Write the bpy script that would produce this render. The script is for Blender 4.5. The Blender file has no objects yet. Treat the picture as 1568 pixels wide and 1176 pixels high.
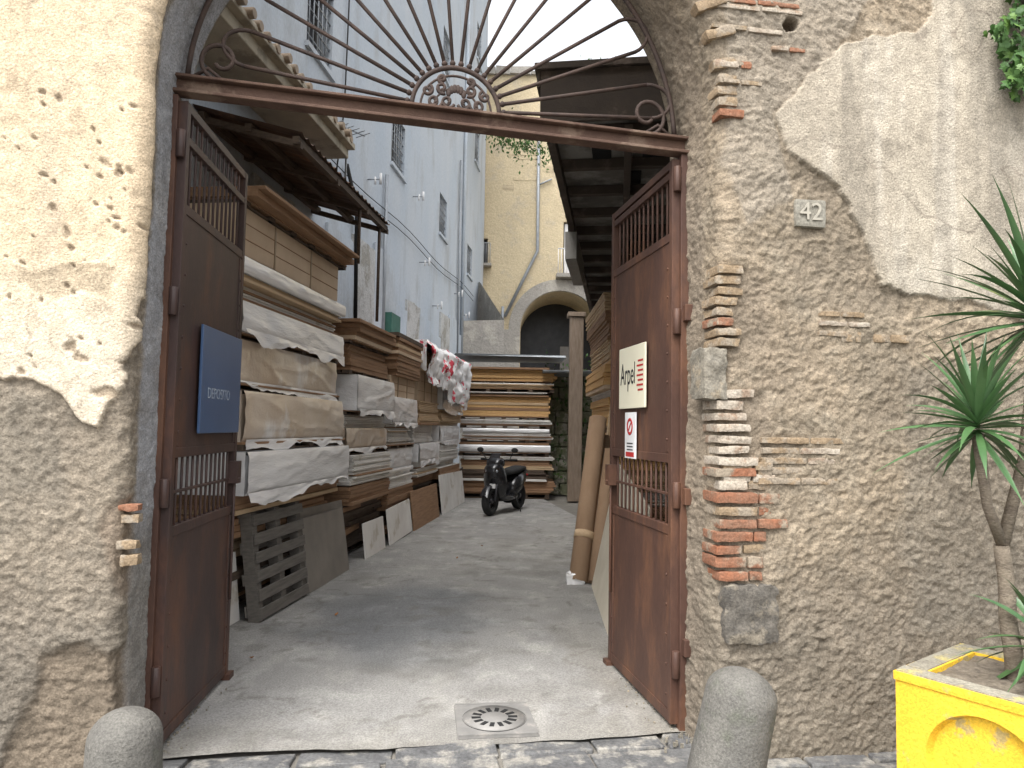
import bpy, bmesh, math, random
import numpy as np
from mathutils import Vector, Matrix, Euler
random.seed(7)
rad=math.radians
# ------------------------------------------------------------ camera
F=1100.0; CH=1.6
cam=bpy.data.cameras.new("camera"); camo=bpy.data.objects.new("camera",cam)
bpy.context.scene.collection.objects.link(camo)
cam.lens=F/1568*36; cam.clip_end=2000; cam.clip_start=.05
RM=Matrix.Rotation(rad(93.48),4,'X')@Matrix.Rotation(rad(1.0),4,'Z')
camo.matrix_world=Matrix.Translation((0,0,CH))@RM
bpy.context.scene.camera=camo
def ray(px,py): return (RM.to_3x3()@Vector(((px-784)/F,-(py-588)/F,-1)))
def G(px,py,z=0):
    r=ray(px,py); t=(z-CH)/r.z; return Vector((r.x*t,r.y*t,z))
def D(px,py,d):
    r=ray(px,py); t=d/r.y; return Vector((r.x*t,d,CH+r.z*t))
# ------------------------------------------------------------ numpy noise
def _h(ix,iy,s):
    n=(ix.astype(np.int64)*374761393+iy.astype(np.int64)*668265263+s*974711)&0xffffffff
    n=((n^(n>>13))*1274126177)&0xffffffff
    return ((n^(n>>16))&0xffff)/65535.0
def vn(x,y,s=0):
    ix=np.floor(x);iy=np.floor(y);fx=x-ix;fy=y-iy
    fx=fx*fx*(3-2*fx);fy=fy*fy*(3-2*fy)
    a=_h(ix,iy,s);b=_h(ix+1,iy,s);c=_h(ix,iy+1,s);d=_h(ix+1,iy+1,s)
    return (a*(1-fx)+b*fx)*(1-fy)+(c*(1-fx)+d*fx)*fy
def fbm(x,y,s=0,o=4):
    v=0;a=.5;t=0
    for i in range(o):
        v=v+a*vn(x*2**i+17.3*i,y*2**i-9.1*i,s+i);t+=a;a*=.5
    return v/t*2-1
def sstep(a,b,x):
    t=np.clip((x-a)/(b-a),0,1);return t*t*(3-2*t)
def polysd(x,y,poly):
    d=np.full(x.shape,1e9);ins=np.zeros(x.shape,bool);n=len(poly)
    for i in range(n):
        x0,y0=poly[i];x1,y1=poly[(i+1)%n];ex=x1-x0;ey=y1-y0
        t=np.clip(((x-x0)*ex+(y-y0)*ey)/(ex*ex+ey*ey+1e-12),0,1)
        d=np.minimum(d,(x-x0-t*ex)**2+(y-y0-t*ey)**2)
        c=((y0>y)!=(y1>y))
        if abs(ey)>1e-9: ins^=c&(x<ex*(y-y0)/ey+x0)
    d=np.sqrt(d);return np.where(ins,d,-d)
# ------------------------------------------------------------ materials
def nd(nt,t,**k):
    n=nt.nodes.new(t)
    for a,b in k.items(): setattr(n,a,b)
    return n
def rgba(c): return (c[0],c[1],c[2],1)
def mat(name,c1,c2=None,scale=4,rough=.8,bump=.3,bscale=40,metal=0,c3=None,s3=1.2,t3=.55,stretch=(1,1,1),bd=.01,attr=False,detail=8,spec=.3,w3=.08,grit=0,gl=.68):
    m=bpy.data.materials.new(name);m.use_nodes=True;nt=m.node_tree;L=nt.links
    b=nt.nodes['Principled BSDF'];b.inputs['Roughness'].default_value=rough;b.inputs['Metallic'].default_value=metal
    b.inputs['Specular IOR Level'].default_value=spec
    tc=nd(nt,'ShaderNodeTexCoord');mp=nd(nt,'ShaderNodeMapping');mp.inputs['Scale'].default_value=stretch
    L.new(tc.outputs['Object'],mp.inputs['Vector'])
    def noise(s,d=detail,r=.6):
        n=nd(nt,'ShaderNodeTexNoise');n.inputs['Scale'].default_value=s;n.inputs['Detail'].default_value=d;n.inputs['Roughness'].default_value=r
        L.new(mp.outputs['Vector'],n.inputs['Vector']);return n
    if c2 is None: c2=tuple(x*.7 for x in c1)
    n1=noise(scale);mr=nd(nt,'ShaderNodeMapRange');mr.inputs['From Min'].default_value=.33;mr.inputs['From Max'].default_value=.67
    L.new(n1.outputs['Fac'],mr.inputs['Value'])
    mx=nd(nt,'ShaderNodeMix',data_type='RGBA');L.new(mr.outputs['Result'],mx.inputs['Factor'])
    mx.inputs[6].default_value=rgba(c1);mx.inputs[7].default_value=rgba(c2);out=mx.outputs[2]
    if c3 is not None:
        n3=noise(s3,10,.65);r3=nd(nt,'ShaderNodeMapRange');r3.inputs['From Min'].default_value=t3-w3/2;r3.inputs['From Max'].default_value=t3+w3/2
        L.new(n3.outputs['Fac'],r3.inputs['Value']);m3=nd(nt,'ShaderNodeMix',data_type='RGBA');L.new(r3.outputs['Result'],m3.inputs['Factor'])
        L.new(out,m3.inputs[6]);m3.inputs[7].default_value=rgba(c3);out=m3.outputs[2]
    if grit:
        n4=noise(grit,3,.7);r4=nd(nt,'ShaderNodeMapRange');r4.inputs['From Min'].default_value=.35;r4.inputs['From Max'].default_value=.65;r4.inputs['To Min'].default_value=gl;r4.inputs['To Max'].default_value=1+(1-gl)*.5
        L.new(n4.outputs['Fac'],r4.inputs['Value']);vm=nd(nt,'ShaderNodeVectorMath',operation='SCALE');L.new(out,vm.inputs[0]);L.new(r4.outputs['Result'],vm.inputs['Scale']);out=vm.outputs[0]
    if attr:
        at=nd(nt,'ShaderNodeAttribute');at.attribute_name='Col'
        mm=nd(nt,'ShaderNodeMix',data_type='RGBA');mm.blend_type='MULTIPLY';mm.inputs['Factor'].default_value=1
        L.new(at.outputs['Color'],mm.inputs[6]);L.new(out,mm.inputs[7]);out=mm.outputs[2]
    L.new(out,b.inputs['Base Color'])
    if bump:
        nb=noise(bscale,6,.65);bp=nd(nt,'ShaderNodeBump');bp.inputs['Strength'].default_value=bump;bp.inputs['Distance'].default_value=bd
        L.new(nb.outputs['Fac'],bp.inputs['Height']);L.new(bp.outputs['Normal'],b.inputs['Normal'])
    return m
# ------------------------------------------------------------ mesh builder
def link(o):
    bpy.context.scene.collection.objects.link(o);return o
class MB:
    def __init__(s): s.v=[];s.f=[];s.m=[];s.sm=[]
    def add(s,vs,fs,mi=0,M=None,smooth=False):
        k=len(s.v)
        for v in vs:
            v=Vector(v)
            if M is not None: v=M@v
            s.v.append(v)
        for f in fs: s.f.append([i+k for i in f]);s.m.append(mi);s.sm.append(smooth)
    def box(s,lo,hi,mi=0,M=None,j=0):
        x0,y0,z0=lo;x1,y1,z1=hi
        vs=[(x,y,z) for z in(z0,z1) for x,y in((x0,y0),(x1,y0),(x1,y1),(x0,y1))]
        if j: vs=[tuple(c+random.uniform(-j,j) for c in v) for v in vs]
        s.add(vs,[(0,3,2,1),(4,5,6,7),(0,1,5,4),(1,2,6,5),(2,3,7,6),(3,0,4,7)],mi,M)
    def rock(s,lo,hi,mi=0,M=None,amp=.006,n=7):
        lo=Vector(lo);hi=Vector(hi);c=(lo+hi)/2;h=(hi-lo)/2;sd=random.randint(0,999)
        r=min(h)*.55
        for ax in range(3):
            for sg in(-1,1):
                vs=[]
                for i in range(n+1):
                    for j in range(n+1):
                        p=[0,0,0];p[ax]=sg;p[(ax+1)%3]=(2*i/n-1);p[(ax+2)%3]=(2*j/n-1)
                        q=Vector((p[0]*h.x,p[1]*h.y,p[2]*h.z))
                        inner=Vector([max(-h[k]+r,min(h[k]-r,q[k])) for k in range(3)])
                        d=q-inner
                        if d.length>r: d=d.normalized()*(r+ (d.length-r)*.55)
                        q=inner+d
                        k3=float(fbm(np.array([(q.x*31+q.z*13+sd)]),np.array([q.z*29+q.y*17]),sd,3)[0])
                        q=q+d.normalized()*k3*amp if d.length>0 else q
                        vs.append(c+q)
                fs=[]
                for i in range(n):
                    for j in range(n):
                        f=(i*(n+1)+j,(i+1)*(n+1)+j,(i+1)*(n+1)+j+1,i*(n+1)+j+1)
                        fs.append(f if sg>0 else f[::-1])
                s.add(vs,fs,mi,M,True)
    def tube(s,pts,r,n=8,mi=0,M=None,smooth=True,cap=True):
        pts=[Vector(p) for p in pts];N=len(pts)
        rs=r if isinstance(r,(list,tuple)) else [r]*N
        vs=[];up=Vector((0,0,1));prev=None
        for i,p in enumerate(pts):
            t=(pts[min(i+1,N-1)]-pts[max(i-1,0)]).normalized()
            if prev is None:
                a=t.cross(up)
                if a.length<.1:a=t.cross(Vector((1,0,0)))
                a.normalize()
            else:
                a=prev-t*prev.dot(t);a.normalize()
            prev=a;b=t.cross(a)
            for k in range(n):
                th=2*math.pi*k/n;vs.append(p+(a*math.cos(th)+b*math.sin(th))*rs[i])
        fs=[(i*n+k,i*n+(k+1)%n,(i+1)*n+(k+1)%n,(i+1)*n+k) for i in range(N-1) for k in range(n)]
        s.add(vs,fs,mi,M,smooth)
        if cap:
            k=len(s.v)-N*n
            s.f.append([k+i for i in range(n)][::-1]);s.m.append(mi);s.sm.append(False)
            s.f.append([k+(N-1)*n+i for i in range(n)]);s.m.append(mi);s.sm.append(False)
    def lathe(s,prof,n=24,mi=0,M=None,smooth=True):
        vs=[(r*math.cos(2*math.pi*k/n),r*math.sin(2*math.pi*k/n),z) for r,z in prof for k in range(n)]
        fs=[(i*n+k,i*n+(k+1)%n,(i+1)*n+(k+1)%n,(i+1)*n+k) for i in range(len(prof)-1) for k in range(n)]
        s.add(vs,fs,mi,M,smooth)
    def ell(s,c,r,mi=0,M=None,nu=16,nv=10):
        vs=[]
        for i in range(nv+1):
            ph=math.pi*i/nv
            for k in range(nu):
                th=2*math.pi*k/nu
                vs.append((c[0]+r[0]*math.sin(ph)*math.cos(th),c[1]+r[1]*math.sin(ph)*math.sin(th),c[2]-r[2]*math.cos(ph)))
        fs=[(i*nu+k,i*nu+(k+1)%nu,(i+1)*nu+(k+1)%nu,(i+1)*nu+k) for i in range(nv) for k in range(nu)]
        s.add(vs,fs,mi,M,True)
    def torus(s,c,R,r,mi=0,M=None,nu=28,nv=10):
        vs=[];fs=[]
        for i in range(nu):
            a=2*math.pi*i/nu
            for k in range(nv):
                b=2*math.pi*k/nv
                vs.append((c[0]+(R+r*math.cos(b))*math.cos(a),c[1]+r*math.sin(b)*1.1,c[2]+(R+r*math.cos(b))*math.sin(a)))
        for i in range(nu):
            for k in range(nv):
                fs.append((i*nv+k,((i+1)%nu)*nv+k,((i+1)%nu)*nv+(k+1)%nv,i*nv+(k+1)%nv))
        s.add(vs,fs,mi,M,True)
    def loft(s,secs,mi=0,M=None,n=14):
        vs=[]
        for x,zc,wy,hz in secs:
            for k in range(n):
                t=2*math.pi*k/n;c=math.cos(t);q=math.sin(t)
                vs.append((x,wy*math.copysign(abs(c)**.7,c),zc+hz*math.copysign(abs(q)**.7,q)))
        N=len(secs)
        fs=[(i*n+k,(i+1)*n+k,(i+1)*n+(k+1)%n,i*n+(k+1)%n) for i in range(N-1) for k in range(n)]
        fs.append(tuple(range(n)));fs.append(tuple((N-1)*n+k for k in range(n))[::-1])
        s.add(vs,fs,mi,M,True)
    def obj(s,name,mats,bevel=0,seg=1):
        me=bpy.data.meshes.new(name);me.from_pydata([tuple(v) for v in s.v],[],s.f)
        for m in mats: me.materials.append(m)
        me.polygons.foreach_set('material_index',s.m);me.polygons.foreach_set('use_smooth',s.sm)
        me.update();o=link(bpy.data.objects.new(name,me))
        if bevel:
            b=o.modifiers.new('bevel','BEVEL');b.width=bevel;b.segments=seg;b.limit_method='ANGLE';b.angle_limit=rad(40)
        return o
def group(name,parts):
    e=link(bpy.data.objects.new(name,None))
    for p in parts: p.parent=e
    return e
def npmesh(name,V,Fq,mats,col=None,smooth=True):
    me=bpy.data.meshes.new(name)
    me.vertices.add(len(V));me.vertices.foreach_set('co',V.astype(np.float32).ravel())
    me.loops.add(Fq.size);me.loops.foreach_set('vertex_index',Fq.astype(np.int32).ravel())
    me.polygons.add(len(Fq));me.polygons.foreach_set('loop_start',np.arange(len(Fq),dtype=np.int32)*4)
    for m in mats: me.materials.append(m)
    me.update(calc_edges=True)
    me.polygons.foreach_set('use_smooth',np.full(len(Fq),smooth))
    if col is not None:
        a=me.color_attributes.new('Col','FLOAT_COLOR','POINT')
        c=np.ones((len(V),4),np.float32);c[:,:3]=col;a.data.foreach_set('color',c.ravel())
    me.validate();return link(bpy.data.objects.new(name,me))
def gridfaces(nr,nc,flip=False):
    i=np.arange(nr-1)[:,None];j=np.arange(nc-1)[None,:]
    a=(i*nc+j).ravel();b=a+1;c=a+nc+1;d=a+nc
    return np.stack([a,d,c,b] if flip else [a,b,c,d],1)
# ------------------------------------------------------------ frames
UX=Vector((.989,.148,0)).normalized();BK=Vector((-UX.y,UX.x,0))
O=Vector((-1.66,3.21,0));GD=.35;GW=2.66;CS=1.33;ZS=3.2;RA=1.35
WM=Matrix(((UX.x,BK.x,0,O.x),(UX.y,BK.y,0,O.y),(0,0,1,0),(0,0,0,1)))
def wallpt(px,py,dep=0):
    r=ray(px,py);c=Vector((0,0,CH));p0=O+BK*dep
    t=(p0-c).dot(BK)/r.dot(BK);p=c+r*t;q=p-p0
    return (q.dot(UX),p.z)
def wpoly(l): return [wallpt(*p) for p in l]
AM=Matrix.Translation((-2.71,0,0))@Matrix.Rotation(-math.atan(.103),4,'Z')
# ------------------------------------------------------------ materials list
m_wall=mat('weathered_plaster',(1.10,1.08,1.06),(.80,.79,.78),scale=16,rough=.95,bump=.8,bscale=75,bd=.012,attr=True,spec=.12,grit=110,c3=(.66,.65,.64),s3=5,t3=.62,w3=.1)
m_brick=mat('old_red_brick',(.30,.125,.07),(.24,.14,.095),scale=9,rough=.95,bump=.7,bscale=60,c3=(.30,.25,.19),s3=7,t3=.55,spec=.1,grit=90)
m_brickt=mat('old_tan_brick',(.33,.25,.165),(.25,.185,.12),scale=9,rough=.95,bump=.7,bscale=60,c3=(.32,.27,.21),s3=8,t3=.53,spec=.1,grit=90)
m_brickw=mat('limewashed_brick',(.46,.41,.34),(.34,.28,.22),scale=8,rough=.95,bump=.7,bscale=60,c3=(.30,.22,.16),s3=9,t3=.55,spec=.1,grit=90)
m_stone=mat('piperno_stone',(.095,.088,.078),(.15,.135,.115),scale=14,rough=.9,bump=.8,bscale=60,spec=.2,c3=(.24,.21,.165),s3=6,t3=.58,grit=80)
m_stoneg=mat('grey_tuff_block',(.20,.185,.155),(.26,.235,.19),scale=10,rough=.95,bump=.8,bscale=50,spec=.1,grit=80,c3=(.32,.27,.2),s3=6,t3=.56)
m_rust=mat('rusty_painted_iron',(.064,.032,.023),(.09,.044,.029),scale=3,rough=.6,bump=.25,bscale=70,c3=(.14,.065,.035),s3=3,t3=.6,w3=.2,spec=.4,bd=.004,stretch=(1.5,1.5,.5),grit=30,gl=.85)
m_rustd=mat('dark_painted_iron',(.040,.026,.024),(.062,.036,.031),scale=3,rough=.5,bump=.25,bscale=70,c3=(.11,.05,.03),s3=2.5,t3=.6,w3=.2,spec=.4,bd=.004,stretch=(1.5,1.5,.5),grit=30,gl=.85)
m_iron=mat('wrought_iron',(.035,.025,.022),(.07,.045,.035),scale=12,rough=.7,bump=.4,bscale=90,spec=.3)
m_beam=mat('rusted_beam',(.075,.045,.035),(.12,.075,.055),scale=6,rough=.8,bump=.5,bscale=60,c3=(.17,.12,.09),s3=4,t3=.6,spec=.2)
m_wood1=mat('pine_board',(.46,.32,.19),(.56,.42,.27),scale=3,rough=.75,bump=.2,stretch=(6,1,14),bscale=12)
m_wood2=mat('brown_board',(.23,.135,.078),(.33,.20,.115),scale=3,rough=.75,bump=.2,stretch=(6,1,14),bscale=12)
m_wood3=mat('orange_pine_board',(.56,.33,.13),(.64,.41,.19),scale=3,rough=.7,bump=.2,stretch=(1,6,14),bscale=12)
m_dark=mat('dark_old_wood',(.07,.05,.04),(.12,.09,.065),scale=5,rough=.85,bump=.3,stretch=(4,1,10),bscale=12)
m_white=mat('white_laminate_board',(.78,.76,.72),(.64,.61,.57),scale=2,rough=.55,bump=.1,c3=(.50,.45,.37),s3=3,t3=.62,w3=.1)
m_cream=mat('cardboard_packing',(.58,.45,.32),(.47,.35,.24),scale=2,rough=.8,bump=.2,bscale=8)
m_plas=mat('plastic_wrap',(.84,.84,.84),(.70,.69,.69),scale=2.5,rough=.14,bump=.45,bscale=5,bd=.03,stretch=(1,.35,1.8),spec=1.0,detail=2)
m_plast=mat('plastic_wrapped_cardboard',(.55,.43,.32),(.66,.57,.48),scale=2.0,rough=.16,bump=.4,bscale=5,bd=.03,stretch=(1,.8,.6),spec=1.0,detail=2,c3=(.80,.78,.76),s3=1.3,t3=.6,w3=.1)
m_greyb=mat('grey_board',(.19,.17,.148),(.24,.215,.185),scale=3,rough=.7,bump=.1)
m_tape=mat('packing_tape',(.33,.24,.15),bump=0,rough=.3)
SM=[m_wood1,m_wood2,m_white,m_cream,m_plas,m_plast,m_dark,m_wood3,m_greyb,m_tape]
# ------------------------------------------------------------ street wall with arch
def wall_part(side,name):
    r=.06;prof=[];TH=.55
    prof.append((6.,TH,0,1,0));prof.append((.5,TH,0,1,0));prof.append((0.,TH,0,1,0))
    for d in np.arange(TH-.01,r,-.010): prof.append((0,d,-1,0,1))
    for k in range(9):
        th=math.pi/2*k/8;prof.append((r-r*math.cos(th),r-r*math.sin(th),-math.cos(th),-math.sin(th),1))
    fine=2.35 if side>0 else 1.15
    for a in np.arange(r+.01,fine,.0072): prof.append((a,0,0,-1,1))
    for a in np.linspace(fine,9,22): prof.append((a,0,0,-1,1))
    P=np.array(prof);a=P[:,0];dep=P[:,1];na=P[:,2];ndp=P[:,3];amp=P[:,4]
    q=np.concatenate([[0],np.cumsum(np.hypot(np.diff(a),np.diff(dep)))]);q=q-q[np.argmax(dep<r*.01)] 
    zs=np.concatenate([np.arange(-.03,4.0,.0072),np.linspace(4.0,9,40)])
    A,Z=np.meshgrid(a,zs);DP=np.meshgrid(dep,zs)[0];NA=np.meshgrid(na,zs)[0];ND=np.meshgrid(ndp,zs)[0];AMP=np.meshgrid(amp,zs)[0];Q=np.meshgrid(q,zs)[0]
    dz=np.clip(Z-ZS,0,RA);half=np.where(Z>ZS,np.sqrt(np.maximum(RA**2-dz**2,0)),RA)
    flare=(.06 if side>0 else .02)*(1-np.clip(DP/.4,0,1))
    wob=(.03*fbm(Z*1.7,Z*0+3.1*side,5)+.014*fbm(Z*7,Z*0,9))*AMP*(1-np.clip(DP/.35,0,1))
    S=CS+side*(half+flare+wob+A)
    x=Q;y=Z
    wx=x+.03*fbm(x*5,y*5,91,2);wy=y+.03*fbm(x*5+9,y*5,92,2)
    rough=.018*fbm(x*1.5,y*1.5,1,3)+.007*fbm(wx*6,wy*7,2,3)+.007*(np.abs(fbm(wx*15,wy*19,3,3)))+.0055*fbm(wx*36,wy*40,4,2)+.0035*fbm(x*75,y*75,5,1)
    lump=sstep(.25,.5,fbm(wx*13,wy*15,6,2));rough=rough+.005*lump
    n1=fbm(x*2.5,y*2.5,11,5);n2=fbm(x*9,y*9,12,4);n3=fbm(x*.9,y*.9,13,3);n5=fbm(wx*24,wy*24,14,3)
    col=np.zeros(S.shape+(3,))
    def C(c): return np.array(c)
    def blend(msk,c):
        nonlocal col
        col=col*(1-msk[...,None])+C(c)*msk[...,None]
    if side<0:
        h=rough.copy()
        col[:]=C((.30,.26,.205))
        blend(sstep(-.1,.4,n1)*.6,(.22,.20,.165));blend(sstep(.1,.5,n3)*.5,(.37,.315,.24));blend(sstep(.0,.5,n5)*.35,(.17,.155,.13))
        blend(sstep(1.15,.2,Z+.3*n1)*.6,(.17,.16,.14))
        pl=wpoly([(-900,-500),(262,-500),(262,0),(240,150),(230,300),(218,430),(205,520),(185,600),(150,655),(125,642),(95,605),(60,592),(20,580),(-60,572),(-900,560)])
        sd=polysd(S,Z,pl)+.03*fbm(S*9,Z*9,21,4)+.008*fbm(S*40,Z*40,22,2)
        pm=sstep(-.002,.006,sd)*sstep(.07,.05,DP)
        base=.006*fbm(S*3,Z*3,31,3)+.0018*fbm(S*26,Z*26,33,3)
        h=h*(1-pm)+(base+.022)*pm
        blend(pm,(.70,.57,.405));blend(pm*sstep(.0,.5,n1)*.4,(.58,.48,.35));blend(pm*sstep(2.5,1.7,Z+.2*n1)*.7,(.66,.60,.50))
        blend(pm*sstep(.1,.45,fbm(S*5,Z*.8,44,3))*.3,(.48,.42,.34));blend(pm*sstep(.2,.5,n2)*.22,(.42,.36,.28))
        blend(pm*sstep(.012,.003,np.abs(fbm(S*1.5,Z*1.5,83,4)))*.4,(.33,.28,.22))
        blend(pm*sstep(.05,.0,sd)*.4,(.42,.36,.28))
        s2=polysd(S,Z,wpoly([(28,410),(90,404),(185,408),(178,462),(60,456),(20,440)]))+.05*fbm(S*8,Z*8,41,4);pk=sstep(-.01,.02,s2)*pm
        h=h-pk*(.005+.005*np.abs(fbm(S*25,Z*25,42,3)));blend(pk*.75,(.46,.385,.28))
        rr=random.Random(3)
        holes=[(95,155,6),(165,255,9),(185,268,9),(200,262,6),(150,315,5),(170,342,5),(190,356,6),(85,322,7),(105,357,8),(112,385,6),(112,533,12),(128,550,7),(38,568,8),(58,563,6),(165,602,13),(182,352,5),(32,230,5),(70,270,4),(205,165,4),(55,212,4)]
        holes+=[(rr.uniform(5,215),rr.uniform(130,560),rr.uniform(2,4.5)) for _ in range(34)]
        for hx,hy,hr in holes:
            s0,z0=wallpt(hx,hy);R=hr*.0027;ar=rr.uniform(-.5,.5)
            d=np.hypot((S-s0)*(1+ar),(Z-z0)*(1-ar*.5)+.3*(S-s0))+R*.9*fbm(S*38+hx,Z*38,51,3)
            k=sstep(R*1.1,R*.5,d)*pm;h=h-k*.013;blend(k*.85,(.38,.31,.23));
        rv=sstep(.09,.14,DP+.03*fbm(Q*8,Z*8,61,3))*AMP
        h=h*(1-rv*.45);blend(rv,(.38,.395,.42));blend(rv*sstep(0,.5,n2)*.6,(.27,.27,.275));blend(rv*sstep(.1,.4,n1)*.5,(.50,.50,.50))
        gr=sstep(1.3,.5,Z+n1*.5)*rv;blend(gr*.8,(.26,.25,.225))
        s3=polysd(S,Z,wpoly([(60,1010),(120,985),(200,1010),(240,1180),(-20,1200)]))+.06*fbm(S*7,Z*7,71,4)
        k=sstep(-.02,.03,s3)*(1-rv);h=h-k*.022;blend(k*.7,(.25,.20,.145))
        s3=polysd(S,Z,wpoly([(150,765),(222,770),(228,900),(195,960),(160,860)]))+.04*fbm(S*9,Z*9,73,4)
        k=sstep(-.02,.03,s3)*(1-rv);h=h-k*.012;blend(k*.5,(.32,.245,.18))
    else:
        h=rough.copy()*1.1
        col[:]=C((.325,.27,.20))
        blend(sstep(-.1,.4,n1)*.6,(.25,.215,.165));blend(sstep(.1,.5,n3)*.6,(.385,.325,.24));blend(sstep(.0,.5,n5)*.4,(.19,.165,.13));blend(sstep(.2,.5,n2)*.3,(.42,.37,.29))
        pl=wpoly([(1295,68),(1400,50),(1425,20),(1440,-500),(2900,-500),(2900,560),(1900,520),(1568,497),(1480,462),(1410,455),(1345,442),(1330,392),(1300,330),(1285,285),(1210,232),(1183,176),(1240,110)])
        sd=polysd(S,Z,pl)+.03*fbm(S*8,Z*8,21,4)+.012*fbm(S*34,Z*34,23,3)
        pm=sstep(-.002,.006,sd)
        base=.006*fbm(S*3,Z*3,31,3)+.002*fbm(S*22,Z*22,33,3)
        h=h*(1-pm)+(base+.02)*pm
        blend(pm,(.455,.41,.335));blend(pm*sstep(-.2,.5,n1)*.6,(.36,.32,.26))
        blend(pm*sstep(.0,.4,fbm(S*7,Z*.9,45,4))*.5,(.56,.52,.45))
        blend(pm*sstep(.0,.35,fbm(S*9+5,Z*.7,47,4))*.55,(.26,.235,.195))
        blend(pm*sstep(.15,.5,n2)*.35,(.29,.26,.21));blend(pm*sstep(.06,.0,sd)*.3,(.31,.27,.21))
        blend(pm*sstep(4.1,4.7,S+.2*n1)*.45,(.24,.22,.18))
        blend(pm*sstep(.012,.003,np.abs(fbm(S*1.2,Z*1.2,85,4)))*.5,(.2,.17,.14))
        s3=polysd(S,Z,wpoly([(1180,175),(1300,60),(1440,-200),(1110,-200),(1110,250),(1140,350),(1215,305)]))+.03*fbm(S*9,Z*9,77,3)
        k=sstep(-.01,.02,s3)*(1-pm);h=h+k*.005;blend(k*.6,(.30,.27,.225))
        s3=polysd(S,Z,wpoly([(1380,560),(1620,540),(1650,900),(1380,1000)]))+.15*fbm(S*4,Z*4,78,4)
        k=sstep(-.05,.08,s3)*(1-pm);blend(k*.5,(.23,.21,.175))
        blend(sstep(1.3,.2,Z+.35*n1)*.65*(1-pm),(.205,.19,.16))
        s0,z0=wallpt(1210,38);d=np.hypot((S-s0),(Z-z0))+.012*fbm(S*30,Z*30,52,3);k=sstep(.045,.03,d);h=h-k*.08;blend(k,(.12,.09,.06))
        s4=(.24-(A+.05*fbm(Q*9,Z*9,79,4)));k=sstep(-.02,.03,s4)*(DP<.02)*np.clip(sstep(.82,.86,Z)*sstep(1.82,1.78,Z)+sstep(2.0,2.05,Z)*sstep(2.46,2.42,Z),0,1)
        h=h-k*.012;blend(k*.6,(.30,.25,.19))
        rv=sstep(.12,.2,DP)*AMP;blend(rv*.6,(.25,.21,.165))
    blend(sstep(.006,-.02,h-.008)*.35*AMP,(.15,.125,.10))  # hollows of the relief darkened in the colour: dirt plus painted occlusion shade
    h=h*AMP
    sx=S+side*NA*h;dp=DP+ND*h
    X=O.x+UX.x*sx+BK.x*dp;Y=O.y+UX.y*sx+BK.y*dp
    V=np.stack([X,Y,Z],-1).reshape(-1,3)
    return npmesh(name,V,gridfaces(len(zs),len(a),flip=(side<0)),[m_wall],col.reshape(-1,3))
wl=wall_part(-1,'plastered_pier');wr=wall_part(1,'stucco_pier')
bk=MB()
def bricks(z0,z1,mi,dz,a1,dd=.16,rows2=False):
    z=z0
    while z<z1:
        L=a1*random.uniform(.6,1.1);h=dz*random.uniform(.66,.86)
        s0=CS+RA+.05+random.uniform(-.014,.014)
        Mr=WM@Matrix.Translation((s0,0,z))@Matrix.Rotation(random.uniform(-.04,.04),4,'Z')@Matrix.Rotation(random.uniform(-.04,.04),4,'Y')
        bk.rock((-.01,-.016+random.uniform(-.008,.01),0),(L,dd,h),mi if random.random()<.8 else random.choice([0,1,1,2]),Mr,.007,6)
        if rows2 and random.random()<.9:
            L2=random.uniform(.07,.17)
            bk.rock((L+.012,-.006+random.uniform(-.008,.008),0),(L+L2,dd,h),mi if random.random()<.6 else 1,Mr,.007,6)
        z+=dz
bricks(.86,1.40,0,.064,.19,rows2=True);bricks(1.43,1.78,2,.056,.19);bricks(2.03,2.42,1,.053,.12);bricks(3.22,3.42,1,.06,.13)
for (x0,x1,y0,y1,n,mi) in [(1165,1290,668,745,5,1),(1100,1190,706,742,2,1),(1255,1330,475,520,3,1),(1290,1325,505,530,1,1),(1095,1160,88,112,1,0),(1175,1235,70,80,1,0),(1110,1175,120,135,1,1),(1340,1390,510,530,1,1),(1080,1230,-8,14,2,0),(1085,1200,36,50,1,1)]:
    for i in range(n):
        sa,za=wallpt(x0+random.uniform(-8,8),y0+(y1-y0)*(i+.1)/n);sb,zb=wallpt(x1+random.uniform(-12,8),y0+(y1-y0)*(i+.8)/n)
        zb=min(zb,za-.022);cut=random.uniform(.4,.7);sm=sa+(sb-sa)*cut
        for p,q in((sa,sm-.006),(sm+.006,sb)):
            bk.rock((p,-.014+random.uniform(-.006,.006),zb),(q,.05,za),mi if random.random()<.8 else 2,WM,.006,6)
for (x0,x1,y0,y1,mi) in [(180,211,773,783,0),(184,212,788,802,1),(178,208,829,841,1),(184,210,850,867,1)]:
    sa,za=wallpt(x0,y0);sb,zb=wallpt(x1,y1);bk.rock((sa,.002,zb),(sb,.06,za),mi,WM,.007,6)
sa,za=wallpt(1106,895);sb,zb=wallpt(1190,985);bk.rock((sa,-.024,zb),(sb,.12,za),3,WM,.018,14)
sa,za=wallpt(1070,532);sb,zb=wallpt(1112,612);bk.rock((sa+.02,-.020,zb),(sb,.16,za),4,WM,.016,14)
for i in range(10):
    th=rad(12+i*6.2)
    c,s_=math.cos(th),math.sin(th)
    Mr=WM@Matrix.Translation((CS+(RA+.05)*c,0,ZS+(RA+.05)*s_))@Matrix.Rotation(-th,4,'Y')
    bk.rock((0,-.016+random.uniform(-.008,.008),-.025),(.20+random.uniform(-.07,.03),.2,.028),random.choice([0,1,1,1,2]),Mr,.008,6)
bko=bk.obj('exposed_bricks',[m_brick,m_brickt,m_brickw,m_stone,m_stoneg])
group('arched_gateway_wall',[wl,wr,bko])
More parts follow.
